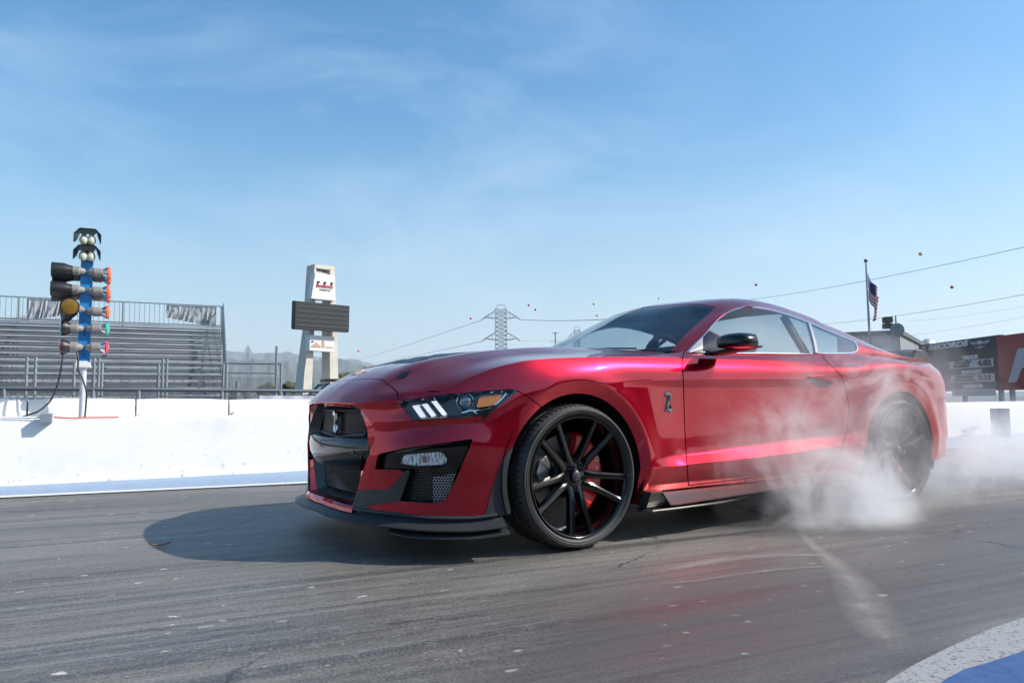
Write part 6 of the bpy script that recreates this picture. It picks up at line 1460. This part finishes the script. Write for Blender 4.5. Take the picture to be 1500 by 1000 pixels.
# the flag, hanging in folds: stripes and canton as faces of one cloth
M['fl_r'] = mat('flag_red', (.52, .03, .05), .8); M['fl_w'] = mat('flag_white', (.72, .72, .72), .8); M['fl_b'] = mat('flag_blue', (.03, .05, .16), .8)
NU, NVF = 52, 39; zf0 = float(bp_(1273, 397, 27.5)[2]); Hf = 1.0; Lf = 1.55; V = []; F = []; fm_ = []
fdir = TD*.6+np.array([CR[0], CR[1], 0])*.6; fdir /= np.linalg.norm(fdir); fn_ = np.array([-fdir[1], fdir[0], 0])
for i in range(NU+1):
    u = i/NU
    for j in range(NVF+1):
        v = j/NVF; droop = 1.18*u**.85+.12*sin(u*3); out_ = .42*sin(min(1, u*1.3)*pi*.5)-.30*u*u*(.4+.6*v)
        p = fp+[0, 0, 0]+fdir*(.05+out_+.05*sin(u*9+v*2)*u)+fn_*(.13*sin(u*11+v*1.2)*min(1, u*3))
        V.append((p[0], p[1], zf0-v*Hf*(1-.10*u)-droop*.80))
for i in range(NU):
    for j in range(NVF):
        a = i*(NVF+1)+j; F.append((a, a+NVF+1, a+NVF+2, a+1)); st = j//3; fm_.append(2 if (i < NU*.32 and j < 19) else (0 if st % 2 == 0 else 1))
fo = mesh_obj('flag', V, F, None if 0 else M['fl_r'], None, True, None, [M['fl_r'], M['fl_w'], M['fl_b']], fm_); tag(fo, 'red, white and blue striped flag hanging limp from the flagpole', 'flag')
# stars on the canton
# loudspeakers and dish on the roof
ls = bp_(1312, 489, 26.5); lz = float(ls[2]); 
for py0, py1, lab in ((464, 473, 'black loudspeaker box on the roof mast, upper one'), (473.5, 481.5, 'black loudspeaker box on the roof mast, lower one')):
    c = bp_(1300, (py0+py1)/2, 26.3); hh = (py1-py0)/2*26.3/FPX; b = MB(); w_ = .13; b.box((-w_, -.13, -hh*.96), (w_, .13, hh*.96), R=Matrix.Rotation(-.5, 3, 'Z'), c=c); o = b.build('loudspeaker', M['black_pl'], bevel=.015); tag(o, lab, 'loudspeaker', 'loudspeakers on the building roof')
b = MB(); q = bp_(1312, 465, 26.4); b.tube([(q[0], q[1], lz-.1), (q[0], q[1], q[2]+.05)], .025, 8)
for py in (468, 477): a_ = bp_(1304, py, 26.35); c_ = bp_(1312.5, py, 26.4); b.tube([a_, c_], .02, 6)
tag(b.build('speaker_mast', M['alu_dark'], smooth=True), 'short steel mast carrying the two loudspeakers on the roof corner', 'mast')
c = bp_(1314, 483, 25.6); r_ = 10*25.6/FPX; b = MB(); b.lathe([(0, .05), (r_*.5, .035), (r_*.95, .0), (r_, -.012), (r_*.95, -.02), (0, .03)], 32, axis='y'); Rz = Matrix.Rotation(-.75, 3, 'Z') @ Matrix.Rotation(.12, 3, 'X'); b.V = [tuple(Rz@Vector(v)+Vector(c)) for v in b.V]
b.tube([c+CFh*.05, c+CFh*.25, np.array([c[0]+CFh[0]*.3, c[1]+CFh[1]*.3, lz])], .02, 6)
tag(b.build('satellite_dish', mat('dish_grey', (.27, .30, .32), .5), smooth=True, sharp=50), 'round grey dish in front of the roof corner below the loudspeakers', 'dish')
c = bp_(1360, 506, 33); b = MB(); b.lathe([(.0, -.30), (.20, -.28), (.30, -.12), (.30, .12), (.22, .26), (0, .30)], 20, axis='x'); b.V = [tuple(np.array(v)+c) for v in b.V]; tag(b.build('roof_vent', mat('vent_metal', (.62, .60, .56), .35, .6), smooth=True), 'shiny rounded metal vent at the far end of the building roof', 'vent')

# ---- record board
M['board'] = mat('board_black', (.022, .026, .030), .45); M['brown'] = mat('board_plate', (.50, .52, .55), .5); M['brdtxt'] = mat('board_lettering', (.62, .63, .66), .5); M['platetxt'] = mat('plate_lettering', (.05, .05, .06), .5); M['redbd'] = mat('board_red', (.26, .010, .022), .4, 0, .4); M['big_a'] = mat('letter_grey', (.42, .44, .47), .5)
K0 = bp_(1352, 503, 31.0); K1 = bp_(1464.5, 493.3, 26.3); K0[2] = 0; K1[2] = 0
ztk0 = float(bp_(1366, 500.3, 30.4)[2]); ztk1 = float(bp_(1464.5, 493.3, 26.3)[2]); zbt = float(bp_(1464.5, 588, 26.3)[2])
print('board top', ztk0, ztk1, zbt)
BT = (ztk0+ztk1)/2; BB = .9
bn = empty('record_board', tuple(K0)); tag(bn, 'big black track records board with pale lettering behind the rear of the car', 'scoreboard')
kd = (K1-K0); KL = float(np.linalg.norm(kd)); kd /= KL; kn = np.array([kd[1], -kd[0], 0])    # towards the camera
def slab(name, a, c, z0, z1, f, th, m, par, bevel=0):
    P0 = K0+kd*a+kn*f; P1 = K0+kd*c+kn*f; b = MB(); b.prism([(P0[0], P0[1], z0), (P1[0], P1[1], z0), (P1[0], P1[1], z1), (P0[0], P0[1], z1)], tuple(-kn*th)); return child(b.build(name, m, bevel=bevel), par)
slab('panel', -.3, KL, BB, BT, 0, .15, M['board'], bn)
for a in (.4, KL*.5, KL-.3): slab('leg', a, a+.14, 0, BB, -.03, .12, M['col_grey'], bn)
def kpx(px):  # distance along the board under a pixel column
    d = ray(px, 540)[:2]; o = CAM[:2]-K0[:2]; A = np.array([[d[0], -kd[0]], [d[1], -kd[1]]]); return float(np.linalg.solve(A, -o)[1])
def kz(px, py): a = kpx(px); p = K0+kd*a; d = ray(px, py); t = ((p-CAM)[:2]@d[:2])/(d[:2]@d[:2]); return float(CAM[2]+d[2]*t)
def ktext(s, px0, px1, pyc, hpx, m, bold=.01, shear=0, f=.01, par=None):
    a0, a1 = kpx(px0), kpx(px1); z = kz((px0+px1)/2, pyc); size = hpx*1.35*(kz((px0+px1)/2, pyc-10)-z)/10; p = K0+kd*(a0+a1)/2+kn*f-np.array(bn.location)
    o = text('lettering', s, size, m, bn, frame((p[0], p[1], z), tuple(kd), (0, 0, 1)), .006, bold=bold, shear=shear)
    xs_ = [v.co.x for v in o.data.vertices]; w = max(xs_)-min(xs_)
    for v in o.data.vertices: v.co.x *= (a1-a0)/w
    return o
ktext('TRACK RECORDS', 1322, 1420, 508.5, 7.2, M['brdtxt'], .015, .2)
ktext('TRUCK', 1410, 1435, 523.3, 5.0, M['brdtxt'], .014)
ktext('IMPORT', 1409, 1438.5, 544.5, 5.0, M['brdtxt'], .014)
ktext('MAJOR', 1410, 1439.5, 565.5, 4.5, M['brdtxt'], .012)
def plate(px0, px1, py0, py1): a0, a1 = kpx(px0), kpx(px1); slab('name_plate', a0, a1, kz((px0+px1)/2, py1), kz((px0+px1)/2, py0), .02, .015, M['brown'], bn)
plate(1391.5, 1456, 527, 538.8); plate(1392.5, 1457, 548, 559.5); plate(1393, 1457, 569.5, 580)
ktext('Andy', 1398, 1425, 530.6, 4.4, M['platetxt'], .01, f=.026); ktext('Ralls', 1398, 1421, 536, 4.2, M['platetxt'], .01, f=.026); ktext('4.82', 1433, 1454, 531.4, 8., M['platetxt'], .02, f=.026)
ktext('Stoney', 1399, 1427, 551.5, 4.4, M['platetxt'], .01, f=.026); ktext('Moritlin', 1397, 1430, 556.6, 4.2, M['platetxt'], .01, f=.026); ktext('5.21', 1434, 1452, 553, 7.5, M['platetxt'], .016, f=.026)
# winged crest on the board, generic
b = MB(); a0 = kpx(1438); zc = kz(1438, 505.5); s_ = (kz(1438, 495.5)-zc)/10
def kp(dx, dz, f=.012): p = K0+kd*(a0+dx)+kn*f; return (p[0], p[1], zc+dz)
ka = (kpx(1444)-kpx(1432))/12
for s in (-1, 1):
    for q in range(5): b.prism([kp(s*2*ka, (5-q*1.8)*s_), kp(s*(15-q*1.7)*ka, (6.4-q*2.0)*s_), kp(s*(15.5-q*2)*ka, (5.2-q*2.0)*s_), kp(s*2*ka, (3.9-q*1.8)*s_)], tuple(-kn*.01))
b.prism([kp(-3*ka, 7*s_, .016), kp(3*ka, 7*s_, .016), kp(3.4*ka, 0, .016), kp(0, -6*s_, .016), kp(-3.4*ka, 0, .016)], tuple(-kn*.01))
child(b.build('crest', M['big_a']), bn)
b = MB(); b.prism([kp(-11*ka, 1.6*s_, .022), kp(11*ka, 1.6*s_, .022), kp(10*ka, -1.2*s_, .022), kp(-10*ka, -1.2*s_, .022)], tuple(-kn*.008)); child(b.build('crest_band', M['platetxt']), bn)
slab('side_return', KL+.02, KL+.40, BB, BT-.03, -.12, .1, M['col_grey'], bn)
# ---- red board beside it
rbd = empty('red_board', tuple(K1)); tag(rbd, 'dark red advertising board with a huge grey letter at the right edge', 'signboard')
zr0 = kz(1468, 492); zr1 = zr0+.22
def slab2(name, a, c, z0, z1, z2, z3, f, th, m):
    P0 = K0+kd*a+kn*f; P1 = K0+kd*c+kn*f; b = MB(); b.prism([(P0[0], P0[1], z0), (P1[0], P1[1], z1), (P1[0], P1[1], z2), (P0[0], P0[1], z3)], tuple(-kn*th)); return child(b.build(name, m), rbd)
slab2('panel', kpx(1466.5), kpx(1640), BB, BB, zr0, zr0, .10, .15, M['redbd'])
for a in (kpx(1475), kpx(1560)): slab2('leg', a, a+.14, 0, 0, BB, BB, -.03, .12, M['col_grey'])
la0 = kpx(1480); la1 = kpx(1497.5); la2 = kpx(1540); zL0 = kz(1482, 560); zL1 = kz(1500, 510)
p_ = lambda a, z: (*(K0+kd*a+kn*.115)[:2], z)
b = MB(); b.prism([p_(la0, zL0), p_(la0+.42, zL0), p_(la0+.42+(la1-la0)*.55, zL0+(zL1-zL0)*.42), p_(la2-.3, zL0+(zL1-zL0)*.42), p_(la2-.3, zL0), p_(la2+.1, zL0), p_(la2-.2, zL1), p_(la1, zL1)], tuple(-kn*.01)); child(b.build('letter', M['big_a']), rbd)
# ---- white wall beyond the car and the steel columns and frame before it (right)
M['farwall'] = mat('white_far_wall', (.78, .78, .78), .8, var=(1.2, (.62, .63, .65), .5, .8))
FW0 = at(1330, 637.5, z=0); FW1 = at(1570, 642, z=0); fwt = .9
def fpt(px, py, off): # point on the far wall line moved towards the camera
    return None
b = MB(); fd_ = (FW1-FW0)/np.linalg.norm(FW1-FW0)
def colbox(name, px0, px1, py0, py1, dp, m, lab, cat, grp=None):
    g0 = at((px0+px1)/2, py1, z=0); dpt = float((g0-CAM)@CF); w_ = (px1-px0)*dpt/FPX; z1 = float(at((px0+px1)/2, py0, depth=dpt)[2]); b = MB(); b.box((-w_/2, -dp/2, 0), (w_/2, dp/2, z1), R=Matrix.Rotation(YAW, 3, 'Z'), c=(g0[0], g0[1], 0)); o = b.build(name, m, bevel=.01); tag(o, lab, cat, grp); return o
colbox('steel_cabinet', 1389.5, 1408, 607, 633, .25, M['col_grey'], 'short dark steel cabinet in front of the far white wall', 'cabinet')
colbox('steel_column', 1459, 1474.5, 598, 639.5, .25, M['col_grey'], 'taller steel column standing before the white wall under the record board', 'column')
tr = empty('wheel_dolly', tuple(at(1430, 634, z=0))); tag(tr, 'low steel frame trolley with an upright lever beside the steel column', 'trolley')
g0 = at(1388, 635, z=0); g1 = at(1447, 632, z=0); b = MB(); b.bar(g0+[0, 0, .09], g1+[0, 0, .09], .09, .05); b.bar(at(1412, 631, z=.14), g1+[0, 0, .17], .08, .04); child(b.build('frame', M['col_grey']), tr)
b = MB(); b.bar(g1+[0, 0, .05], at(1443, 617, depth=float((g1-CAM)@CF)), .05, .05); child(b.build('lever', M['col_grey']), tr)
b = MB(); b.lathe([(0, -.03), (.08, -.03), (.09, 0), (.08, .03), (0, .03)], 16, axis='y', c=tuple(g1+[.1, 0, .09])); child(b.build('wheel', M['rubber'], smooth=True), tr)
# upper ledge of the wall at the right continues: the higher barrier behind the boards
# ================================================================== haze
SKYTOP = 420.
hz_ = MB(); hz_.box((-2600, -700, -35), (5200, 5200, SKYTOP)); ho = hz_.build('haze', None) if 0 else None
hm = bpy.data.materials.new('haze_air'); hm.use_nodes = True; hn, hl_ = nodes(hm); hn.clear(); o_ = hn.new('ShaderNodeOutputMaterial'); pv = hn.new('ShaderNodeVolumePrincipled'); pv.inputs['Color'].default_value = (.78, .88, 1.0, 1); pv.inputs['Density'].default_value = .00020; pv.inputs['Anisotropy'].default_value = .2; hl_.new(pv.outputs[0], o_.inputs['Volume'])
hb = MB(); hb.box((-2600, -700, -35), (5200, 5200, SKYTOP)); ho = hb.build('haze', hm); tag(ho, kind='stuff')
# ================================================================== tyre smoke
def smoke(name, lo, hi, blobs, dens, seed, lab):
    m = bpy.data.materials.new(name); m.use_nodes = True; N, L = nodes(m); N.clear(); o = N.new('ShaderNodeOutputMaterial'); v = N.new('ShaderNodeVolumePrincipled')
    v.inputs['Color'].default_value = (.97, .985, 1.0, 1); v.inputs['Anisotropy'].default_value = .25; v.inputs['Density'].default_value = 0
    tc = N.new('ShaderNodeTexCoord')
    w = N.new('ShaderNodeTexNoise'); w.inputs['Scale'].default_value = 2.1; w.inputs['Detail'].default_value = 4; wv = N.new('ShaderNodeVectorMath'); wv.operation = 'MULTIPLY_ADD'; wv.inputs[1].default_value = (.42, .42, .42)
    L.new(tc.outputs['Object'], w.inputs[0]); L.new(w.outputs[1], wv.inputs[0]); L.new(tc.outputs['Object'], wv.inputs[2])
    n = N.new('ShaderNodeTexNoise'); n.inputs['Scale'].default_value = 3.0; n.inputs['Detail'].default_value = 9; n.inputs['Roughness'].default_value = .74; n.inputs['Distortion'].default_value = 1.3; mp = N.new('ShaderNodeMapping'); mp.inputs['Location'].default_value = (seed, seed*.7, 0); L.new(tc.outputs['Object'], mp.inputs[0]); L.new(mp.outputs[0], n.inputs[0])
    def math(op, a, c, cl=False):
        k = N.new('ShaderNodeMath'); k.operation = op; k.use_clamp = cl
        for i, q in enumerate((a, c)):
            if isinstance(q, (int, float)): k.inputs[i].default_value = q
            else: L.new(q, k.inputs[i])
        return k.outputs[0]
    tot = None
    for (cx_, cy_, cz_, rx, ry, rz_, st) in blobs:
        s = N.new('ShaderNodeVectorMath'); s.operation = 'SUBTRACT'; s.inputs[1].default_value = (cx_+.21, cy_+.21, cz_+.21); L.new(wv.outputs[0], s.inputs[0]); d = N.new('ShaderNodeVectorMath'); d.operation = 'DIVIDE'; d.inputs[1].default_value = (rx, ry, rz_); L.new(s.outputs[0], d.inputs[0]); l = N.new('ShaderNodeVectorMath'); l.operation = 'LENGTH'; L.new(d.outputs[0], l.inputs[0])
        f = math('MULTIPLY', math('POWER', math('SUBTRACT', 1., l.outputs['Value'], True), 1.3), st); tot = f if tot is None else math('ADD', tot, f)
    nr = N.new('ShaderNodeMapRange'); nr.inputs['From Min'].default_value = .45; nr.inputs['From Max'].default_value = .64; L.new(n.outputs[0], nr.inputs[0]); nn = math('ADD', nr.outputs[0], .06)
    L.new(math('MULTIPLY', math('MULTIPLY', tot, nn), dens), v.inputs['Density']); L.new(v.outputs[0], o.inputs['Volume'])
    b = MB(); b.box(lo, hi); ob = b.build(name, m); tag(ob, lab, kind='stuff'); return ob
smoke('tyre_smoke', (.75, -2.0, .012), (6.6, .6, 1.6),
      [(1.66, -1.24, .08, .62, .36, .40, 2.3), (1.95, -1.16, .30, .42, .28, .45, 1.3), (2.55, -1.16, .15, .50, .30, .36, .5), (1.45, -1.10, .50, .66, .24, .48, .95), (2.20, -1.08, .72, .66, .24, .46, .85), (3.6, -.95, .22, .9, .45, .42, .5), (4.6, -.8, .25, 1.1, .6, .45, .55), (3.6, -.75, .80, .5, .35, .40, .22), (1.75, -1.04, .88, .55, .20, .25, .42), (1.02, -1.07, .45, .48, .18, .42, .40), (2.9, -1.14, .62, 1.1, .26, .60, .22), (5.0, -.7, .30, 1.5, .8, .45, .5)],
      6.6, 3.1, 'white burnout smoke billowing from the rear wheel')
scene.cycles.volume_step_rate = 1.0; scene.cycles.volume_max_steps = 256
